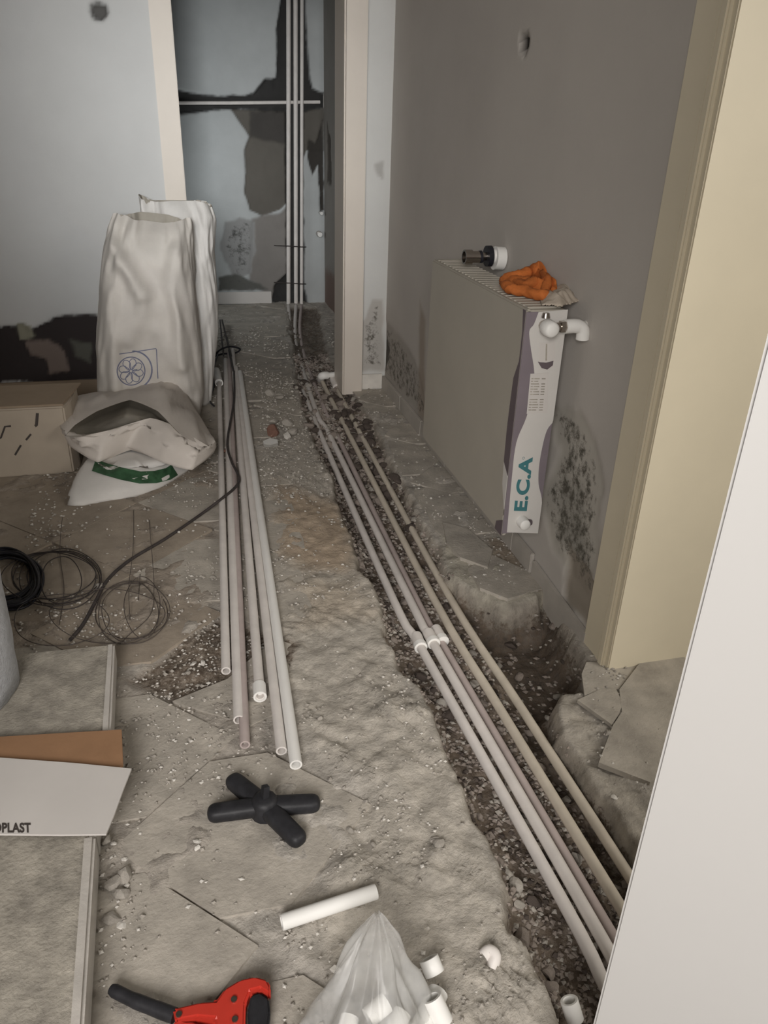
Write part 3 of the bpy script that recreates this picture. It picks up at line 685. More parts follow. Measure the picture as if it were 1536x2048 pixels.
# vertical pipes on the far wall
g_v = 'vertical pipes on the far wall'
for k, (xt, xb, lab) in enumerate(((577, 577, 'left vertical white pipe on the far wall chase'), (591, 592, 'middle vertical white pipe on the far wall chase'), (604, 603, 'right thinner vertical white pipe on the far wall chase'))):
    a = ony(xb, 606, YF-.03); b = ony(xt, 0, YF-.03); t_ = (b-a)/(b[2]-a[2]); a = a+t_*(-.03-a[2]); b = a+t_*(2.62)
    root = empty('vertical_pipe', tuple(a), lab, 'pipe', g_v)
    tube('pipe_run', [a, b], .016 if k < 2 else .013, M['pipe'], root, 12)
hp_ = empty('horizontal_pipe', tuple(ony(362, 206, YF-.005)), 'thin white pipe running level across the far wall behind the upright pipes', 'pipe')
tube('pipe_run', [ony(330, 206, YF-.005), ony(460, 206, YF-.004), ony(640, 204, YF-.004)], .012, M['pipe'], hp_, 10)
for k, (yy_, lab) in enumerate(((492, 'black wire tie round the upright pipes at knee height'), (566, 'black wire tie round the upright pipes near their feet'))):
    wt = empty('pipe_tie', tuple(ony(590, yy_, YF-.05)), lab, 'wire', 'ties on the upright pipes')
    tube('tie_wire', [ony(548, yy_-1, YF-.01), ony(575, yy_, YF-.05), ony(605, yy_+2, YF-.05), ony(612, yy_+2, YF-.01)], .004, M['wire'], wt, 6)
for k, (px_, py_, lab) in enumerate(((637, 467, 'lower capped pipe stub sticking out of the far corner'), (640, 425, 'upper capped pipe stub sticking out of the far corner'))):
    sb = empty('pipe_stub', tuple(ony(px_, py_, YF-.05)), lab, 'pipe fitting', 'pipe stubs in the far corner'); p = ony(px_, py_, YF)
    tube('stub_cap', [p+np.array([0, -.075, 0]), p+np.array([0, -.04, 0])], .018 if k == 0 else .012, M['pipe_white'], sb, 12)
    tube('stub_nut', [p+np.array([0, -.045, 0]), p+np.array([0, .01, 0])], .022 if k == 0 else .012, M['chrome'], sb, 8)

# ------------------------------------------------------------------ radiator
YN, XF, XB, ZB, ZT = 1.885, .868, .985, .208, .884; YE = 2.715
rad = empty('radiator', (.93, 2.3, ZB), 'flat panel radiator hung on the right wall, still in its wrapping', 'radiator')
box('front_panel', (XF, YN, ZB), (XF+.018, YE, ZT-.004), M['rad'], rad, .005)
box('back_panel', (XB-.018, YN, ZB), (XB, YE, ZT-.012), M['radw'], rad, .004)
box('side_panel', (XF+.004, YN-.001, ZB+.012), (XB-.002, YN+.012, ZT-.012), M['radw'], rad, .003)
box('side_panel', (XF+.004, YE-.012, ZB+.012), (XB-.002, YE, ZT-.006), M['radw'], rad, .003)
tgm = box('top_grille', (XF+.004, YN, ZT-.014), (XB-.004, YE, ZT-.006), M['rad'], rad, .002)
sl = D.objects.new('grille_slat', None)
bm_ = None
me0 = None
for k in range(26):
    y = YN+.02+k*.031
    o = box('grille_slat', (XF+.012, y, ZT-.006), (XB-.010, y+.018, ZT-.001), M['rad'])
    if me0 is None: me0 = o.data; y00 = y
    else: od = o.data; o.data = me0; o.location = (0, y-y00, 0); D.meshes.remove(od)
    child(o, tgm) if False else None
    o.parent = tgm; o.matrix_parent_inverse = Matrix.Translation(-Vector(tgm.matrix_basis.translation)) @ Matrix.Identity(4)
    o.matrix_parent_inverse = Matrix.Identity(4)
    if tgm.parent: o.location = Vector(o.location)
for y in (2.05, 2.55): box('wall_bracket', (XB-.002, y, ZB+.06), (XW+.002, y+.03, ZT-.1), M['radw'], rad)
def flat_y(name, pts, y, mt, parent, th=.0012):
    """thin printed patch standing in a plane y = const"""
    bm = bmesh.new(); f = [bm.verts.new((p[0], y-th, p[1])) for p in pts]; b_ = [bm.verts.new((p[0], y, p[1])) for p in pts]
    bm.faces.new(f); bm.faces.new(b_[::-1])
    for i in range(len(pts)): bm.faces.new((f[i], b_[i], b_[(i+1) % len(pts)], f[(i+1) % len(pts)]))
    bmesh.ops.recalc_face_normals(bm, faces=bm.faces[:])
    me = D.meshes.new(name); bm.to_mesh(me); bm.free(); me.materials.append(mt); o = D.objects.new(name, me); COL.objects.link(o); child(o, parent); return o
def flat_x(name, pts, x, mt, parent, th=.0012):
    o = flat_y(name, [(0, 0)]*0 or pts, 0, mt, parent, th)
    for v in o.data.vertices: v.co = (x+v.co.y, v.co.x, v.co.z)
    return o
c4s = lambda L_: [(820+x/2.694, 440+y/2.694) for x, y in L_]
side = lambda L_: [(min(max(p[0], XF+.0005), XB), min(max(p[1], ZB), ZT)) for p in wy(c4s(L_), YN)]
fy_ = YN-.0015
flat_y('violet_film', [(XF, ZT-.01), (XB-.001, ZT-.01), (XB-.001, ZB+.01), (XF, ZB+.01)], fy_, M['radp2'], rad)
def cr(L_, n=5):
    return [tuple(p) for p in smooth_path([np.array([a, b, 0.]) for a, b in L_], n)]
rightw = [(870, 480), (850, 600), (825, 850), (785, 1050), (735, 1130), (708, 1230), (692, 1330), (690, 1420), (708, 1520), (690, 1690)]
leftw = [(520, 1680), (545, 1400), (570, 1200), (625, 1060), (665, 900), (665, 800), (650, 700), (640, 600), (665, 560), (690, 495)]
band_ = [(p[0], p[1]) for p in cr(rightw)]+[(p[0], p[1]) for p in cr(leftw)]
flat_y('white_film', side(band_), fy_-.0012, M['radw'], rad)
flat_y('grip_pocket', side([(695, 660), (778, 655), (778, 740), (765, 785), (735, 803), (705, 795), (690, 760)]), fy_-.0024, M['cardw'], rad, .0008)
flat_y('grip_hole', side([(684, 760), (700, 764), (730, 766), (768, 756), (765, 780), (735, 803), (705, 795)]), fy_-.0032, M['radp'], rad, .0008)
flat_y('grip_line', side([(728, 665), (735, 665), (733, 755), (726, 755)]), fy_-.0032, M['boxtop'], rad, .0006)
stk = flat_y('spec_label', side([(645, 826), (742, 820), (738, 1035), (625, 1042)]), fy_-.0026, M['cardw'], rad, .0008)
r_ = random.Random(3)
for k in range(13):
    yk = 850+k*14.0
    for (xa, xb_) in ((652, 662+r_.random()*6), (668, 690+r_.random()*12), (708, 728)):
        if r_.random() < .25: continue
        s_ = -(yk-826)*.09
        p = side([(xa+s_, yk), (xb_+s_, yk-.5), (xb_+s_, yk+5), (xa+s_, yk+5)]); o = flat_y('print_line', p, fy_-.0034, M['boxtop'], rad, .0004); o.parent = stk
# film folded round on to the front panel, its shade put into a darker violet
def fronty(L_): return [(onx(a, b, XF)[1], onx(a, b, XF)[2]) for a, b in c4s(L_)]
pts = fronty([(612, 480), (608, 600), (590, 760), (560, 850), (545, 960), (525, 1120), (508, 1300)])
pts = [(max(YN, a), b) for a, b in pts]; zt_, zb_ = pts[0][1], pts[-1][1]
flat_x('violet_film', [(YN, zt_)]+pts+[(YN, zb_-.03)], XF-.0005, M['radp'], rad)
pts2 = fronty([(508, 1300), (500, 1420), (510, 1560)]); pts2 = [(max(YN, a), b) for a, b in pts2]
flat_x('white_film', [(YN, zb_-.03)]+pts2+[(YN, pts2[-1][1]-.02)], XF-.0005, M['radw'], rad)
flat_x('dark_corner', [(YN, ZB+.055), (YN+.045, ZB+.03), (YN+.05, ZB+.002), (YN, ZB+.002)], XF-.0008, M['radp'], rad)
# lettering
def text(name, body, origin, xdir, ydir, size, mt, parent, bold=.0):
    c = D.curves.new(name, 'FONT'); c.body = body; c.size = size; c.extrude = .0004; c.offset = bold; c.materials.append(mt)
    c.space_character = 1.05
    o = D.objects.new(name, c); COL.objects.link(o)
    x = Vector(xdir).normalized(); y = Vector(ydir).normalized(); n_ = x.cross(y)
    mw = Matrix.Identity(4)
    for i in range(3): mw[i][0] = x[i]; mw[i][1] = y[i]; mw[i][2] = n_[i]; mw[i][3] = origin[i]
    dg = bpy.context.evaluated_depsgraph_get(); me = D.meshes.new_from_object(o.evaluated_get(dg)); D.objects.remove(o)
    me.transform(mw); me.name = name
    if not me.materials: me.materials.append(mt)
    o = D.objects.new(name, me); COL.objects.link(o)
    if parent: child(o, parent)
    return o
a = side([(622, 1565)])[0]; b = side([(655, 1275)])[0]
xd = Vector((b[0]-a[0], 0, b[1]-a[1])); L_ = xd.length; xd.normalize()
tx = text('lettering', 'E.C.A', (0, 0, 0), (1, 0, 0), (0, 1, 0), 1.0, M['teal'], None, .04)
vs = np.array([v.co for v in tx.data.vertices]); wdt = vs[:, 0].max()-vs[:, 0].min(); hgt = vs[:, 1].max()
yd = Vector((-1, 0, .12)).normalized(); hh = .040
for v in tx.data.vertices:
    u_ = (v.co.x-vs[:, 0].min())/wdt*L_; h_ = v.co.y/hgt*hh; n_ = v.co.z
    q_ = Vector((a[0], fy_-.0028, a[1]))+xd*u_+yd*h_; v.co = (q_.x, fy_-.0026-(.0006 if n_ > 0 else 0), q_.z)
child(tx, rad)
ry = side([(608, 1280)])[0]
tube('trademark_ring', [(ry[0]+math.cos(t)*.0035, fy_-.003, ry[1]+math.sin(t)*.0035) for t in np.linspace(0, 6.28, 11)[:-1]], .0005, M['teal'], rad, 4, closed=True)
# valve, elbow into the wall and lower plug
vl = empty('radiator_valve', (.93, 1.87, .84), 'white knob and chrome valve on the near end of the radiator', 'valve')
vc = ony(1095, 655, YN-.03); ex = ony(1120, 655, YN-.03); vz = vc[2]
tube('valve_knob', [vc+np.array([0, -.035, 0]), vc+np.array([0, -.030, 0]), vc+np.array([0, .0, 0]), vc+np.array([0, .012, 0])], [.014, .020, .022, .017], M['pipe_white'], vl, 20)
tube('valve_body', [vc+np.array([0, .0, 0]), vc+np.array([0, .031, 0])], .014, M['chrome'], vl, 12)
tube('valve_port', [vc+np.array([.012, .005, 0]), vc+np.array([.055, .005, 0])], .011, M['chrome'], vl, 14)
tube('valve_nut', [vc+np.array([.038, .005, 0]), vc+np.array([.055, .005, 0])], .016, M['chrome'], vl, 6)
tube('lock_shield', [vc+np.array([-.0, .018, .022]), vc+np.array([0, .018, .034])], [.012, .009], M['chrome'], vl, 12)
we_ = empty('pipe_elbow', tuple(vc+np.array([.07, 0, 0])), 'white plastic elbow joining the radiator valve to the wall', 'pipe fitting')
p0 = vc+np.array([.052, .005, 0])
tube('elbow_body', smooth_path([p0, p0+np.array([.035, 0, 0]), p0+np.array([.052, -.002, -.010]), p0+np.array([.055, -.002, -.035])], 5), [.019]*6+[.018]*10, M['pipe_white'], we_, 16)
tube('elbow_tail', [p0+np.array([.045, 0, -.003]), p0+np.array([.085, .03, -.003])], .013, M['pipe_white'], we_, 12)
pg = empty('radiator_plug', tuple(ony(1046, 1045, YN-.02)), 'round white plug at the bottom corner of the radiator end', 'plug')
pc = ony(1046, 1045, YN-.015)
tube('plug_cap', [pc+np.array([0, -.022, 0]), pc+np.array([0, -.018, 0]), pc, pc+np.array([0, .014, 0])], [.010, .016, .018, .018], M['pipe_white'], pg, 18)
tube('plug_neck', [pc+np.array([0, .005, -.002]), pc+np.array([.03, .012, -.008])], .010, M['radp'], pg, 12)
# pipe stub coming out of the wall above the radiator
sy = 2.42; ps = onx(1000, 512, XW-.015); sy = ps[1]; zs = ps[2]
st = empty('wall_pipe_stub', tuple(ps), 'white pipe stub with a chrome end poking from the wall above the radiator', 'pipe fitting')
def at(px, py): return ony(px, py, sy)
x0 = at(928, 514); x1 = at(958, 514); x2 = at(975, 512); x3 = at(990, 512)
tube('threaded_end', [x0, x0+(x1-x0)*.5, x0+(x1-x0)*.52, x1], [.023, .023, .019, .019], M['chrome'], st, 16, hollow=.005)
tube('black_seal', [x1, x1+(x2-x1)*.3], .020, M['rubber'], st, 16)
tube('steel_neck', [x1, x2+(x3-x2)*.2], .013, M['chrome'], st, 12)
tube('black_ring', [x2+(x1-x2)*.15, x2+(x3-x2)*.45], [.033, .033], M['rubber'], st, 20)
tube('white_collar', [x2, x2+(x3-x2)*1.0], [.022, .022], M['pipe_white'], st, 20)
tube('white_flange', [at(988, 516), at(1006, 517)], [.037, .037], M['pipe_white'], st, 20)
tube('wall_spigot', [at(1004, 516), np.array([XW+.01, sy, zs])], .017, M['pipe_white'], st, 14)

# cloths on the radiator
def cloth(name, pxpoly, z, mt, label, hmax, seed, f=16):
    P = np.array([onz(a, b, z)[:2] for a, b in pxpoly]); lo = P.min(0)-.01; hi = P.max(0)+.01
    a, b = np.meshgrid(np.linspace(lo[0], hi[0], 46), np.linspace(lo[1], hi[1], 60)); sd_ = sdist(a, b, P)
    sd_ = sd_+(fbm(a, b, 22, 2, seed)-.5)*.014
    wv = 1-np.abs(2*fbm(a+seed, b*.6, f, 3, seed)-1)*1.6
    h = sst(0, .042, sd_)**.6*hmax*(.25+.75*np.clip(wv, 0, 1))+(fbm(a, b, 60, 2, seed)-.5)*.006
    k = (sd_[:-1, :-1] > -.002) & (sd_[1:, 1:] > -.002) & (sd_[1:, :-1] > -.002) & (sd_[:-1, 1:] > -.002)
    o = grid_obj(name, a, b, z+.002+h, np.ones(a.shape+(3,)), np.zeros(a.shape), mt, None, True, keep=k)
    o.modifiers.new('thick', 'SOLIDIFY').thickness = -.003; return tag(o, label, 'cloth')
OV, OF = [], []
for q, (L_, r0) in enumerate((([(1060, 552, .020), (1080, 540, .045), (1100, 536, .052), (1118, 544, .045), (1126, 558, .02)], .017),
                ([(1008, 556, .020), (1035, 553, .03), (1062, 545, .035), (1090, 548, .035), (1100, 566, .03)], .016),
                ([(1003, 566, .016), (1025, 577, .018), (1055, 583, .018), (1085, 590, .016), (1110, 590, .014)], .015),
                ([(1090, 545, .045), (1095, 562, .035), (1088, 580, .02)], .012), ([(1020, 560, .012), (1050, 568, .022), (1078, 565, .026), (1098, 575, .02)], .015),
                ([(1112, 540, .035), (1122, 560, .03), (1118, 578, .018), (1100, 585, .012)], .016), ([(1010, 560, .010), (1040, 570, .010), (1080, 575, .012), (1115, 580, .012)], .026))):
    P_ = smooth_path([onz(a, b, ZT+c) for a, b, c in L_], 7); n_ = len(P_)
    rr_ = [r0*min(1, .25+1.6*math.sin(math.pi*(k+.5)/n_))*(1+.06*math.sin(k*.5+q*2)) for k in range(n_)]
    tube('', P_, rr_, None, None, 14, join=(OV, OF))
OV = np.array(OV); OV += ((np.stack([fbm(OV[:, 0]+OV[:, 2], OV[:, 1], 45, 3, k_) for k_ in (1, 2, 3)], -1))-.5)*.018
OV[:, 2] = np.maximum(OV[:, 2], ZT+.001); OV[:, 0] = np.where(OV[:, 0] > XW-.03, XW-.03+(OV[:, 0]-XW+.03)*.3, OV[:, 0])
tag(mobj('orange_cloth', OV, OF, M['orange'], None, True), 'crumpled orange cloth lying on top of the radiator', 'cloth')
cloth('cream_cloth', [(1078, 600), (1120, 580), (1150, 586), (1157, 606), (1120, 616), (1085, 612)], ZT, M['rag'],
      'small cream rag on the near top corner of the radiator', .030, 9, 22)

# ------------------------------------------------------------------ sacks
def sack(name, cx, cy, prof, depth, label, mt, seed, top_tilt=0.0, yaw=0.0, creases=(), cat='sack', open_top=True, group=None, n=96, rows=70):
    """prof: list of (z, x_left, x_right, depth factor)"""
    zs_ = np.array([p[0] for p in prof]); xl = np.array([p[1] for p in prof]); xr = np.array([p[2] for p in prof]); df = np.array([p[3] for p in prof])
    rings = []; th = np.linspace(0, 2*math.pi, n, endpoint=False)
    for z in np.linspace(zs_[0], zs_[-1], rows):
        l = np.interp(z, zs_, xl); r = np.interp(z, zs_, xr); d_ = np.interp(z, zs_, df)*depth
        ex = 2/3.0; c = np.cos(th); s = np.sin(th)
        x = np.sign(c)*np.abs(c)**ex; y = np.sign(s)*np.abs(s)**ex
        t = (z-zs_[0])/(zs_[-1]-zs_[0])
        wr_ = (1-np.abs(2*fbm(np.cos(th)*1.1+seed+z*.7, np.sin(th)*1.1+z*1.6, 2.2, 3, seed)-1))*.055-.03+(fbm(th*1.3+seed, np.full(n, z*2.2), 3.2, 3, seed)-.5)*.05
        wr_ = wr_*(.35+.65*t)
        X_ = (l+r)/2+x*((r-l)/2); Y_ = cy+y*(d_/2)
        for (x0_, z0_, x1_, z1_, amp, wd) in creases:
            L2 = (x1_-x0_)**2+(z1_-z0_)**2; tt = np.clip(((X_-x0_)*(x1_-x0_)+(z-z0_)*(z1_-z0_))/L2, 0, 1)
            dd_ = np.hypot(X_-x0_-tt*(x1_-x0_), z-z0_-tt*(z1_-z0_)); Y_ = Y_-np.where(s < 0, amp*np.exp(-(dd_/wd)**2), 0)
        nx, ny = c, s
        rings.append(np.stack([X_+nx*wr_*.35, Y_+ny*wr_*1.1, np.full(n, z)+top_tilt*(x)*t*t+.012*t*t*np.sin(3*th+seed)], -1))
    root = empty(name, (cx, cy, 0), label, cat, group)
    if open_top:
        top = rings[-1]; ctr = top.mean(0)
        ins = [ctr+(top-ctr)*.965-np.array([0, 0, .004]), ctr+(top-ctr)*.90-np.array([0, 0, .09]), ctr+(top-ctr)*.7-np.array([0, 0, .14])]
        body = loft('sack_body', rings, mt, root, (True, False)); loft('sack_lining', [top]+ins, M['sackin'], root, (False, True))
    else: body = loft('sack_body', rings, mt, root, (True, True))
    return root, body
Yb = 3.98
def sx(px, py, Y): p = ony(px, py, Y); return p[0], p[2]
def profile(rows_, Y):
    out = []
    for py, xl, xr, d_ in rows_:
        a = ony(xl, py, Y); b = ony(xr, py, Y); out.append(((a[2]+b[2])/2, a[0], b[0], d_))
    return sorted(out)
rb, bb_ = sack('woven_sack', .06, 3.95, [(0, -.1, .085, .9)]+profile([(815, 300, 424, 1), (700, 300, 434, 1), (600, 300, 437, 1), (500, 300, 428, .95), (430, 283, 432, .6), (405, 280, 424, .35)], 3.86)[0:], .24,
     'tall white woven sack standing behind the one with the blue flower print', M['sack2'], 5, -.015, group='tall woven sacks by the doorway')
ra, ba = sack('woven_sack', -.2, 3.72, [(0, -.40, .035, 1)]+profile([(800, 195, 408, 1), (700, 190, 402, 1.05), (600, 197, 392, 1.05), (520, 204, 388, .95), (460, 216, 387, .55), (440, 224, 383, .3)], 3.62)[0:], .30,
     'tall white woven sack with a blue flower print near its foot', M['sack'], 3, -.01,
     creases=[(-.27, .80, -.16, .62, .05, .03), (-.16, .62, -.24, .42, .04, .04), (-.02, .8, -.03, .3, .04, .03), (-.30, .6, -.33, .2, .04, .03), (-.1, .45, .0, .2, .03, .05)], group='tall woven sacks by the doorway')
bv = bvh_of(ba)
def ribbon(name, pts, wpx, mt, bvh, parent, closed=False, off=.0015):
    """a printed stroke laid over a surface"""
    P = [np.array(p, float) for p in pts]; n = len(P); Lp = []; Rp = []
    for i in range(n):
        a = P[i-1] if (i > 0 or closed) else P[i]; b = P[(i+1) % n] if (i < n-1 or closed) else P[i]
        t = (b-a)/(np.linalg.norm(b-a)+1e-9); nr = np.array([-t[1], t[0]])*wpx/2; Lp.append(P[i]+nr); Rp.append(P[i]-nr)
    V = drape(bvh, Lp, off)+drape(bvh, Rp, off); Fc = [(i, (i+1) % n, n+(i+1) % n, n+i) for i in range(n if closed else n-1)]
    o = mobj(name, V, Fc, mt)
    if parent: child(o, parent)
    return o
fc = np.array([262., 742.]); 
def lin(a, b, n=14): return [tuple(np.array(a)+(np.array(b)-np.array(a))*k/(n-1)) for k in range(n)]
ribbon('print_border', lin((238, 708), (312, 697))+lin((313, 699), (316, 757), 10), 1.8, M['blue'], bv, ra)
ribbon('print_ring', [(fc[0]+28*math.cos(t), fc[1]+28*math.sin(t)) for t in np.linspace(0, 6.28, 41)[:-1]], 2.2, M['blue'], bv, ra, True)
ribbon('print_ring', [(fc[0]+4+38*math.cos(t), fc[1]-2+38*math.sin(t)) for t in np.linspace(-1.6, 1.0, 24)], 3.0, M['blue'], bv, ra)
for k in range(8):
    t0 = k*math.pi/4+.2; dx = np.array([math.cos(t0), math.sin(t0)]); nx_ = np.array([-dx[1], dx[0]])
    ribbon('flower_petal', [fc+dx*(14+11*math.cos(t))+nx_*(math.sin(t)*(7.5 if math.cos(t) > 0 else 5.5)) for t in np.linspace(0, 6.28, 17)[:-1]], 1.6, M['blue'], bv, ra, True)
# open sack slumped over a bag with a green band
bag = empty('plaster_bag', tuple(onz(270, 985, 0)), 'white bag with a green printed band, lying under the open sack', 'bag')
def blob(name, foot, top, mt, parent, zt__, rows=14, n=64, seed=0, amp=.012):
    """pillow between a floor outline and a crown outline, both given as closed smooth curves"""
    A = np.array(smooth_path([onz(a, b, 0) for a, b in foot], 8, True)); 
    def res(C_):
        C_ = np.vstack([C_, C_[:1]]); s = np.r_[0, np.cumsum(np.linalg.norm(np.diff(C_, axis=0), axis=1))]
        t = np.linspace(0, s[-1], n, endpoint=False); return np.stack([np.interp(t, s, C_[:, k]) for k in range(3)], -1)
    A = res(A); B = res(np.array(smooth_path([onz(a, b, zt__) for a, b in top], 8, True)))
    rings = []
    for k in range(rows+1):
        t = k/rows; u = math.sin(t*math.pi/2); bul = math.sin(t*math.pi)*.018
        R_ = A*(1-t**1.5)+B*t**1.5; ctr = R_.mean(0); R_ = ctr+(R_-ctr)*(1+bul*2); R_[:, 2] = zt__*u
        R_ += (fbm(R_[:, 0]*3+seed, R_[:, 1]*3+k*.3, 6, 3, seed)-.5)[:, None]*amp*2*np.array([1, 1, .6])
        rings.append(R_)
    c = rings[-1].mean(0)
    for f_ in (.6, .25): rings.append(c+(rings[-1]-c)*f_+np.array([0, 0, .006]))
    return loft(name, rings, mt, parent, (True, True))
bg = blob('bag_body', [(140, 1012), (165, 960), (200, 900), (330, 880), (385, 925), (352, 958), (300, 985), (215, 1002)], [(185, 905), (240, 880), (320, 885), (350, 900), (330, 930), (240, 935), (195, 930)], M['sack2'], bag, .085, seed=2)
bvb = bvh_of(bg)
ribbon('green_band', [(188, 932), (215, 941), (245, 949), (280, 956), (310, 955), (335, 948), (348, 940)], 24, M['green'], bvb, bag, off=.004)
osk = empty('open_sack', tuple(onz(270, 900, 0)), 'open-mouthed woven sack slumped over the green-banded bag', 'sack')
# mouth: outer skirt -> rim -> lining, each curve given point by point (pixel, height)
def curve(L_, n=72):
    C_ = np.array(smooth_path([onz(a, b, z) for a, b, z in L_], 8, True)); C_ = np.vstack([C_, C_[:1]])
    s = np.r_[0, np.cumsum(np.linalg.norm(np.diff(C_, axis=0), axis=1))]; return C_, s
def by_index(L_, k=9):
    P = [onz(a, b, z) for a, b, z in L_]; A_ = np.array(smooth_path(P, k, True)); B_ = np.array([P[i]*(1-q/k)+P[(i+1) % len(P)]*(q/k) for i in range(len(P)) for q in range(k)])
    return A_*.4+B_*.6
# 12 stations going round: left tip, back-left, back, back-right, right tip, front-right, front, front-left
skirt = [(122, 868, .10), (145, 845, .03), (200, 830, .02), (270, 812, .02), (340, 790, .02), (400, 860, .03), (428, 905, .06), (385, 938, .075), (330, 925, .09), (262, 900, .10), (200, 924, .085), (150, 900, .08)]
outer = [(113, 850, .17), (128, 800, .18), (190, 784, .17), (262, 783, .14), (345, 750, .19), (388, 812, .13), (433, 893, .10), (384, 940, .08), (325, 925, .10), (255, 893, .12), (196, 925, .095), (140, 893, .12)]
rim = [(131, 872, .205), (150, 850, .225), (195, 822, .255), (260, 800, .275), (315, 822, .25), (365, 872, .20), (424, 898, .12), (405, 885, .16), (345, 850, .21), (300, 836, .22), (220, 860, .20), (160, 873, .20)]
inn = [(140, 872, .19), (165, 852, .17), (205, 835, .15), (255, 818, .13), (300, 828, .13), (330, 850, .14), (345, 860, .14), (330, 852, .15), (310, 845, .15), (280, 845, .14), (225, 860, .15), (170, 870, .17)]
deep_ = [(190, 865, .10), (200, 855, .09), (220, 845, .08), (250, 835, .07), (275, 836, .07), (290, 845, .07), (295, 850, .07), (288, 850, .07), (270, 850, .07), (250, 852, .07), (225, 862, .08), (200, 866, .09)]
Rk, Ok, Ik, Dk, Sk = map(by_index, (rim, outer, inn, deep_, skirt))
rg = []
for k in range(7): t = k/6; rg.append(Sk*(1-t)+Ok*t)
for k in range(1, 15):
    t = k/14; R_ = Ok*(1-t)+Rk*t; R_[:, 2] += .02*math.sin(t*math.pi)
    R_ += (fbm(R_[:, 0]*2, R_[:, 1]*2+k*.05, 11, 3, 6)-.5)[:, None]*.040*math.sin(t*math.pi)*np.array([1, 1, 1]); rg.append(R_)
loft('sack_body', rg, M['sack3'], osk, (False, False))
rg2 = [Rk, Rk+(Ik-Rk)*.08+np.array([0, 0, .003])]+[Rk*(1-t)+Ik*t for t in (.35, .7, 1)]+[Ik*(1-t)+Dk*t for t in (.5, 1)]
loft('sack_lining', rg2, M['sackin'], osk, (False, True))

# ------------------------------------------------------------------ boxes and packs on the left
fb = onz(75, 945, 0); Yc = fb[1]; zc = ony(75, 811, Yc)[2]
cb = empty('cardboard_box', (-.8, Yc, 0), 'worn cardboard carton with dark scrawls against the end wall', 'box')
xr_ = ony(160, 940, Yc)[0]; ybk = onz(75, 772, zc)[1]
prism('carton_body', [(-1.5, Yc-.03), (xr_-.02, Yc-.03), (xr_, Yc+.03), (xr_+.0, ybk), (-1.5, ybk)], 0, zc, M['cardface'], cb, .006)
prism('carton_lid', [(-1.5, Yc-.02), (xr_-.02, Yc-.02), (xr_+.02, ybk), (-1.5, ybk)], zc, zc+.008, M['card'], cb, .002)
bvc = bvh_of(*[o for o in D.objects if o.name.startswith('carton_')])
for L_ in ([(75, 826), (73, 850), (70, 852)], [(62, 868), (52, 880)], [(42, 890), (30, 910)], [(22, 852), (10, 853), (2, 875), (-10, 880)]):
    ribbon('ink_mark', L_, 6 if L_[0][0] == 75 else 4, M['ink'], bvc, cb)
def solve_h(top, bot):
    lo, hi = 0, .6
    for _ in range(40):
        m_ = (lo+hi)/2; a = onz(*top, m_)[:2]; b = onz(*bot, 0)[:2]
        if np.linalg.norm(a) > np.linalg.norm(b): lo = m_
        else: hi = m_
    return lo
h1 = .062
pk = empty('wrapped_pack', tuple(onz(120, 1400, 0)), 'dusty flat pack in plastic wrap beside the thin wire coils', 'pack', 'wrapped packs on the floor')
T1 = [onz(a, b, h1)[:2] for a, b in [(28, 1308), (223, 1288), (211, 1480), (-60, 1485), (-60, 1400)]]
prism('pack_body', T1, 0, h1, M['boxtop'], pk, .004)
a, b = T1[1], T1[2]; ex_ = np.array([.010, 0])
prism('wrap_edge', [a-ex_*1.3, a+ex_*.8, b+ex_*1.0, b-ex_*1.3], .002, h1+.003, M['wrap'], pk, .0055)
h2 = .068
pk2 = empty('wrapped_pack', tuple(onz(90, 1850, 0)), 'dusty flat pack in plastic wrap, nearest the camera below the white cardboard', 'pack', 'wrapped packs on the floor')
T2 = [onz(a, b, h2)[:2] for a, b in [(-120, 1560), (196, 1560), (181, 1672), (155, 2060), (145, 2200), (-150, 2200)]]
prism('pack_body', T2, 0, h2, M['boxtop'], pk2, .004)
for a, b in ((T2[1], T2[2]), (T2[2], T2[4])):
    prism('wrap_edge', [a-ex_*1.6, a+ex_*.9, b+ex_*.9, b-ex_*1.5], .002, h2+.003, M['wrap'], pk2, .0055)
crd = prism('brown_cardboard', [onz(a, b, .080)[:2] for a, b in [(-80, 1478), (243, 1459), (246, 1528), (228, 1545), (-80, 1545)]], .073, .080, M['cardo'])
tag(crd, 'orange-brown cardboard strip under the upper edge of the white sheet', 'cardboard')
ws = empty('white_cardboard', tuple(onz(120, 1600, .085)), 'white cardboard sheet with printed letters lying over the packs', 'cardboard')
WP = [(-100, 1508), (0, 1515), (150, 1526), (263, 1537), (246, 1580), (228, 1630), (212, 1668), (120, 1669), (0, 1668), (-100, 1665)]
sh = prism('sheet', [onz(a, b, .090)[:2] for a, b in WP], .086, .090, M['cardw'], ws)
o0 = onz(-14, 1664, .0912); o1 = onz(62, 1664, .0912); yv = onz(-14, 1640, .0912)-o0
tx2 = text('lettering', 'OPLAST', (0, 0, 0), (1, 0, 0), (0, 1, 0), 1.0, M['ink'], None, .03)
vs = np.array([v.co for v in tx2.data.vertices]); x_0 = vs[:, 0].min(); w_ = vs[:, 0].max()-x_0; h_ = vs[:, 1].max()
for v in tx2.data.vertices:
    q_ = o0+(o1-o0)*((v.co.x-x_0)/w_)+yv*(v.co.y/h_)*.78; v.co = (q_[0], q_[1], .0906+(.0004 if v.co.z > 0 else 0))
child(tx2, ws)
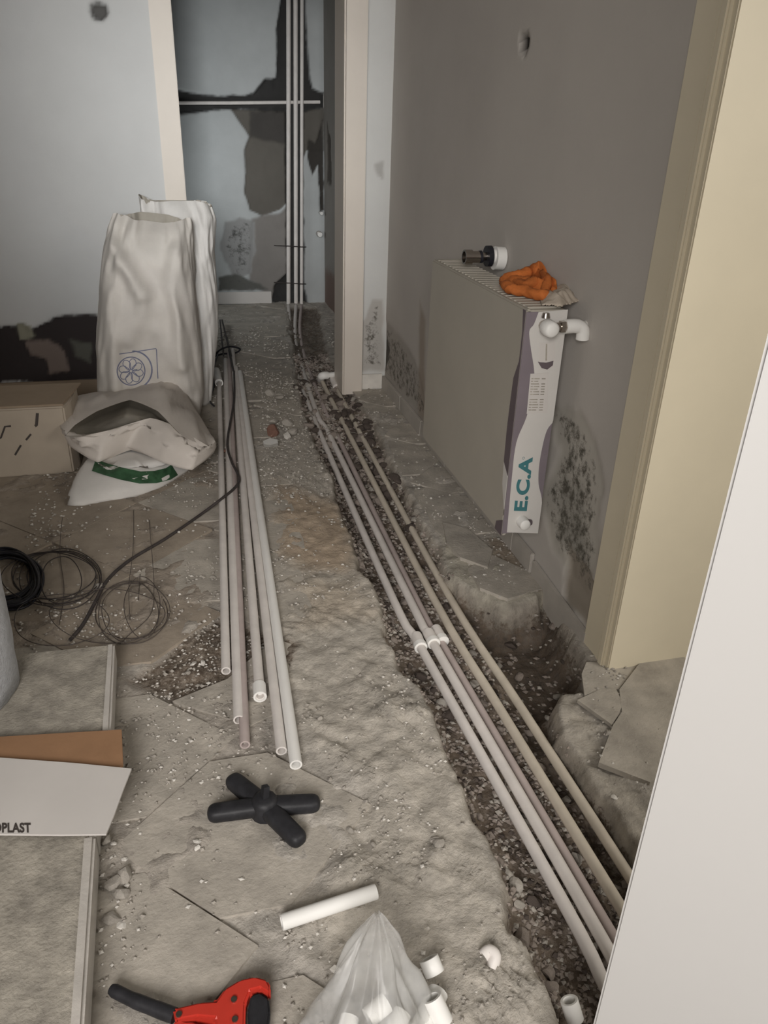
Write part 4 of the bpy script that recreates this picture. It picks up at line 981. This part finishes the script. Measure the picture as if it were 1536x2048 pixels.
# foam block standing at the frame's left edge
fm = empty('foam_block', tuple(onz(-30, 1390, .07)), 'pale grey foam block standing on the wrapped pack', 'foam')
fp_ = [onz(a, b, .065) for a, b in [(-180, 1380), (-40, 1430), (14, 1405), (34, 1345), (-60, 1285)]]
rngs = []
for k in range(9):
    t = k/8; z = .065+t*.36
    R_ = np.array(smooth_path([p*1.0 for p in fp_], 5, True)); c = R_.mean(0); R_ = c+(R_-c)*(1-.12*t**3); R_[:, 2] = z; R_[:, 0] += .022*t
    R_ += (RNG.rand(*R_.shape)-.5)*.004; rngs.append(R_)
loft('foam_body', rngs, M['foam'], fm, (True, True))

# ------------------------------------------------------------------ cords, wires and hose coil
def gz(px, py, h=.004): p = onz(px, py, h); return p
cord = tag(tube('power_cord', smooth_path([gz(a, b, c) for a, b, c in [(468, 742, .03), (468, 800, .035), (455, 880, .035), (462, 920, .035), (478, 955, .036), (470, 975, .034), (440, 1000, .03), (400, 1030, .008), (330, 1078, .006), (260, 1120, .006), (215, 1160, .006), (190, 1205, .006), (165, 1250, .006), (140, 1280, .006)]], 6), .0052, M['wire'], None, 8),
           'dark brown cord running from the loose pipes down to the wire tangle', 'cord')
def coil(name, loops, r, mt, label, cat='wire', z=.004, group=None):
    V, Fc = [], []
    for k, (cx_, cy_, rx, ry, ph) in enumerate(loops):
        P = [onz(cx_+rx*math.cos(t)*(1+.04*math.sin(3*t+ph)), cy_+ry*math.sin(t)*(1+.05*math.cos(2*t+ph)), z+.004*k % .03+.004*math.sin(2*t+ph)) for t in np.linspace(0, 2*math.pi, 49)[:-1]]
        tube('', P, r, mt, None, 6, closed=True, join=(V, Fc))
    o = mobj(name, V, Fc, mt, None, True); return tag(o, label, cat, group)
coil('cable_coil', [(5+k*1.5, 1150+k*1.2, 56+2.6*k % 14, 46+3.1*k % 11, k) for k in range(12)], .0042, M['rubber'], 'thick black cable coil at the picture edge behind the foam', 'cable', .008)
coil('wire_coil', [(112, 1152, 86, 50, .3), (118, 1155, 82, 54, 1.1), (105, 1150, 84, 46, 2.2), (128, 1158, 74, 58, 3.0), (100, 1158, 95, 52, 4.), (122, 1160, 40, 48, 1.)], .0017, M['wire'], 'looped dark wire coil next to the thick black cable', 'wire', .004, 'thin wire coils')
coil('wire_coil', [(262, 1222, 72, 58, .3), (255, 1225, 60, 64, 1.2), (270, 1225, 68, 60, 2.4), (215, 1232, 115, 52, 3.3), (285, 1215, 36, 60, 4.), (120, 1240, 95, 52, 1.4)], .0013, M['wire_thin'], 'loose coil of thin rusty wire just above the upper wrapped pack', 'wire', .004, 'thin wire coils')
for L_, lab in (([(125, 1035, .05), (122, 1060, .03), (120, 1110, .006), (128, 1180, .004), (118, 1250, .004)], 'thin wire strand standing up left of the cord'),
                ([(267, 1020, .004), (266, 1100, .01), (258, 1170, .02), (260, 1240, .006)], 'thin wire strand crossing the floor below the green-banded bag'),
                ([(298, 1040, .004), (305, 1120, .02), (308, 1180, .02), (300, 1230, .006), (255, 1272, .004), (238, 1290, .004)], 'rightmost thin wire strand reaching the wrapped pack corner')):
    tag(tube('wire_strand', smooth_path([gz(*p) for p in L_], 6), .0011, M['wire_thin'], None, 5), lab, 'wire', 'stray wire strands')
tag(tube('wire_strand', smooth_path([gz(*p) for p in [(280, 1148, .004), (279, 1165, .004), (277, 1200, .004)]], 3), .0011, M['wire_thin'], None, 5), 'short wire strand with a dark knot on the brown tiles', 'wire', 'stray wire strands')

# ------------------------------------------------------------------ black cross stand
cr_ = empty('cross_stand', tuple(onz(528, 1612, 0)), 'black plastic four-armed cross base lying on the floor', 'stand')
hub = onz(530, 1612, .022)
def arm(tip, r0, r1):
    t = onz(*tip, .016); pts = [hub+(t-hub)*q for q in (.02, .2, .4, .6, .8, .86, .91, .95, .98, 1.0)]; n = len(pts)
    pts_, T, U = frames(pts); rings = []
    for k in range(n):
        s = k/(n-1); r = r0+(r1-r0)*s
        r *= {n-1: .35, n-2: .68, n-3: .86, n-4: .96}.get(k, 1)
        w_ = np.cross(T[k], U[k]); c = pts_[k]
        ring = []
        for q in range(14):
            an = 2*math.pi*q/14; ca, sa = math.cos(an), math.sin(an); ring.append(c+U[k]*np.sign(ca)*abs(ca)**.75*r+w_*np.sign(sa)*abs(sa)**.75*r*.85)
        rings.append(ring)
    return loft('arm', rings, M['black'], cr_)
arms = [arm(t, .021, .0185) for t in ((415, 1628), (460, 1556), (640, 1606), (604, 1686))]
tube('hub', [hub+np.array([0, 0, -.02]), hub+np.array([0, 0, .014]), hub+np.array([0, 0, .022]), hub+np.array([0, 0, .026])], [.030, .028, .024, .017], M['black'], cr_, 14)
tube('peg', [hub+np.array([0, 0, .02]), hub+np.array([.004, .008, .048])], [.010, .009], M['black'], cr_, 4)

# ------------------------------------------------------------------ offcut, couplings, plastic bag, cutter
def hollow_tube(name, a, b, r, mt, label, cat='pipe fitting', wall=.004, group=None, rimr=None):
    o = tube(name, [a, a+(b-a)*.02, a+(b-a)*.98, b], [r*.97, r, r, r*.97], mt, None, 24, hollow=wall); return tag(o, label, cat, group)
hollow_tube('pipe_offcut', onz(563, 1845, .015), onz(752, 1783, .015), .0142, M['pipe_white'], 'short white pipe offcut lying below the black cross base', 'pipe')
hollow_tube('pipe_coupling', onz(857, 1916, .030), onz(870, 1948, .014), .0175, M['pipe_white'], 'white coupling lying right of the plastic bag, open end forward', wall=.005)
te = empty('pipe_tee', tuple(onz(852, 2020, 0)), 'white tee fitting half covered by the plastic bag', 'pipe fitting')
p = onz(862, 2008, .022)
tube('tee_run', [p+np.array([-.03, -.035, -.004]), p+np.array([.018, .018, -.004])], .0175, M['pipe_white'], te, 20, hollow=.005)
tube('tee_branch', [p+np.array([.012, -.03, -.004]), p+np.array([-.002, -.005, .028])], .0165, M['pipe_white'], te, 20, hollow=.005)
hollow_tube('pipe_coupling', onz(1138, 2000, -.02), onz(1150, 2040, -.05), .0155, M['pipe_white'], 'white coupling dropped in the trench edge near the white door', wall=.004)
hb = empty('pipe_elbow', tuple(onz(980, 1912, 0)), 'dusty white elbow half buried in mortar left of the trench', 'pipe fitting')
tube('elbow_body', smooth_path([onz(966, 1912, .006), onz(978, 1902, .010), onz(990, 1912, .008), onz(984, 1935, -.004)], 5), .011, M['pipe'], hb, 14, hollow=.003)
wc = tag(mobj('plaster_chunk', *(lambda P: (P, [(0, 1, 2, 3, 4, 5), (11, 10, 9, 8, 7, 6)]+[(i, (i+1) % 6+0, 6+(i+1) % 6, 6+i) for i in range(6)]))([tuple(onz(a, b, .03)) for a, b in [(526, 882), (540, 876), (555, 879), (556, 886), (541, 890), (528, 888)]]+[tuple(onz(a, b, 0.0)) for a, b in [(526, 888), (540, 882), (555, 885), (556, 892), (541, 895), (528, 893)]]), M['pipe_white']),
         'small bright white plaster piece beside a reddish lump, right of the loose pipes', 'plaster')
# plastic bag
pb = empty('plastic_bag', tuple(onz(745, 2080, 0)), 'translucent plastic bag of white fittings, standing peaked at the bottom edge', 'bag')
n = 90; th = np.linspace(0, 2*math.pi, n, endpoint=False)
cb_ = onz(733, 2110, 0); pkp = onz(755, 1830, .17)
rg = []
for k in range(40):
    t = k/39; rr = (.088*(1-t)**.88+.016*(1-t)+.006)*(1+.07*math.sin(t*9))
    c = cb_*(1-t)+pkp*t; c = c+np.array([0, 0, .02*math.sin(t*math.pi)])
    fold = 1+(.10+.10*t)*np.sin(5*th+2.2*t)+.07*np.sin(9*th-3*t+1)+(fbm(np.cos(th)*2+t, np.sin(th)*2+t*2, 2, 3, 7)-.5)*.4
    rg.append(np.stack([c[0]+np.cos(th)*rr*fold*.95, c[1]+np.sin(th)*rr*fold*.8, np.full(n, c[2])+.004*np.sin(7*th)], -1))
loft('bag_film', rg, M['film'], pb, (True, True))
for k, (dx, dy, dz, an) in enumerate([(-.05, -.03, .02, .3), (.0, -.045, .02, 1.2), (.045, -.02, .02, 2.2), (-.03, .02, .022, .9), (.02, .015, .02, 2.7), (-.012, -.01, .052, .1), (.03, -.03, .05, 1.6), (-.05, .0, .05, 2.), (.0, -.03, .082, 2.4), (-.03, .01, .06, 1.1), (.02, .02, .075, .4), (-.02, -.055, .05, 2.9), (.05, .01, .045, .8)]):
    c = cb_+np.array([dx, dy, dz]); d_ = np.array([math.cos(an), math.sin(an), .15])*.018
    tag(tube('pipe_coupling', [c-d_, c+d_], .0150, M['pipe_white'], None, 16, hollow=.004), 'white coupling among the fittings inside the plastic bag', 'pipe fitting', 'couplings inside the plastic bag')
# pipe cutter
pcu = empty('pipe_cutter', tuple(onz(400, 2020, 0)), 'red pipe cutter with a black handle at the bottom edge', 'pipe cutter')
tube('handle', smooth_path([onz(a, b, .018) for a, b in [(222, 1978), (262, 1998), (305, 2015), (350, 2032)]], 4), [.008]+[.0105]*4+[.0115]*4+[.012]*4, M['black'], pcu, 12)
def slab(name, pxl, z0, z1, mt, bev=.003): return prism(name, [onz(a, b, (z0+z1)/2)[:2] for a, b in pxl], z0, z1, mt, pcu, bev)
slab('cutter_body', [(346, 2025), (400, 2012), (432, 2010), (450, 1985), (480, 1967), (510, 1960), (535, 1967), (543, 1982), (540, 1998), (520, 1985), (502, 1990), (492, 2015), (490, 2100), (440, 2110), (430, 2045), (395, 2042), (352, 2050)], .010, .034, M['red'], .004)
slab('cutter_jaw', [(502, 1996), (520, 1990), (538, 2002), (541, 2030), (535, 2075), (500, 2090), (495, 2030)], .013, .030, M['black'], .003)
slab('lower_grip', [(350, 2044), (392, 2050), (430, 2070), (420, 2120), (340, 2100)], .008, .028, M['red'], .004)
for a, b in ((358, 2030), (470, 2040), (468, 2000)):
    p = onz(a, b, .034); tube('rivet', [p, p+np.array([0, 0, .003])], .005, M['chrome'], pcu, 10)
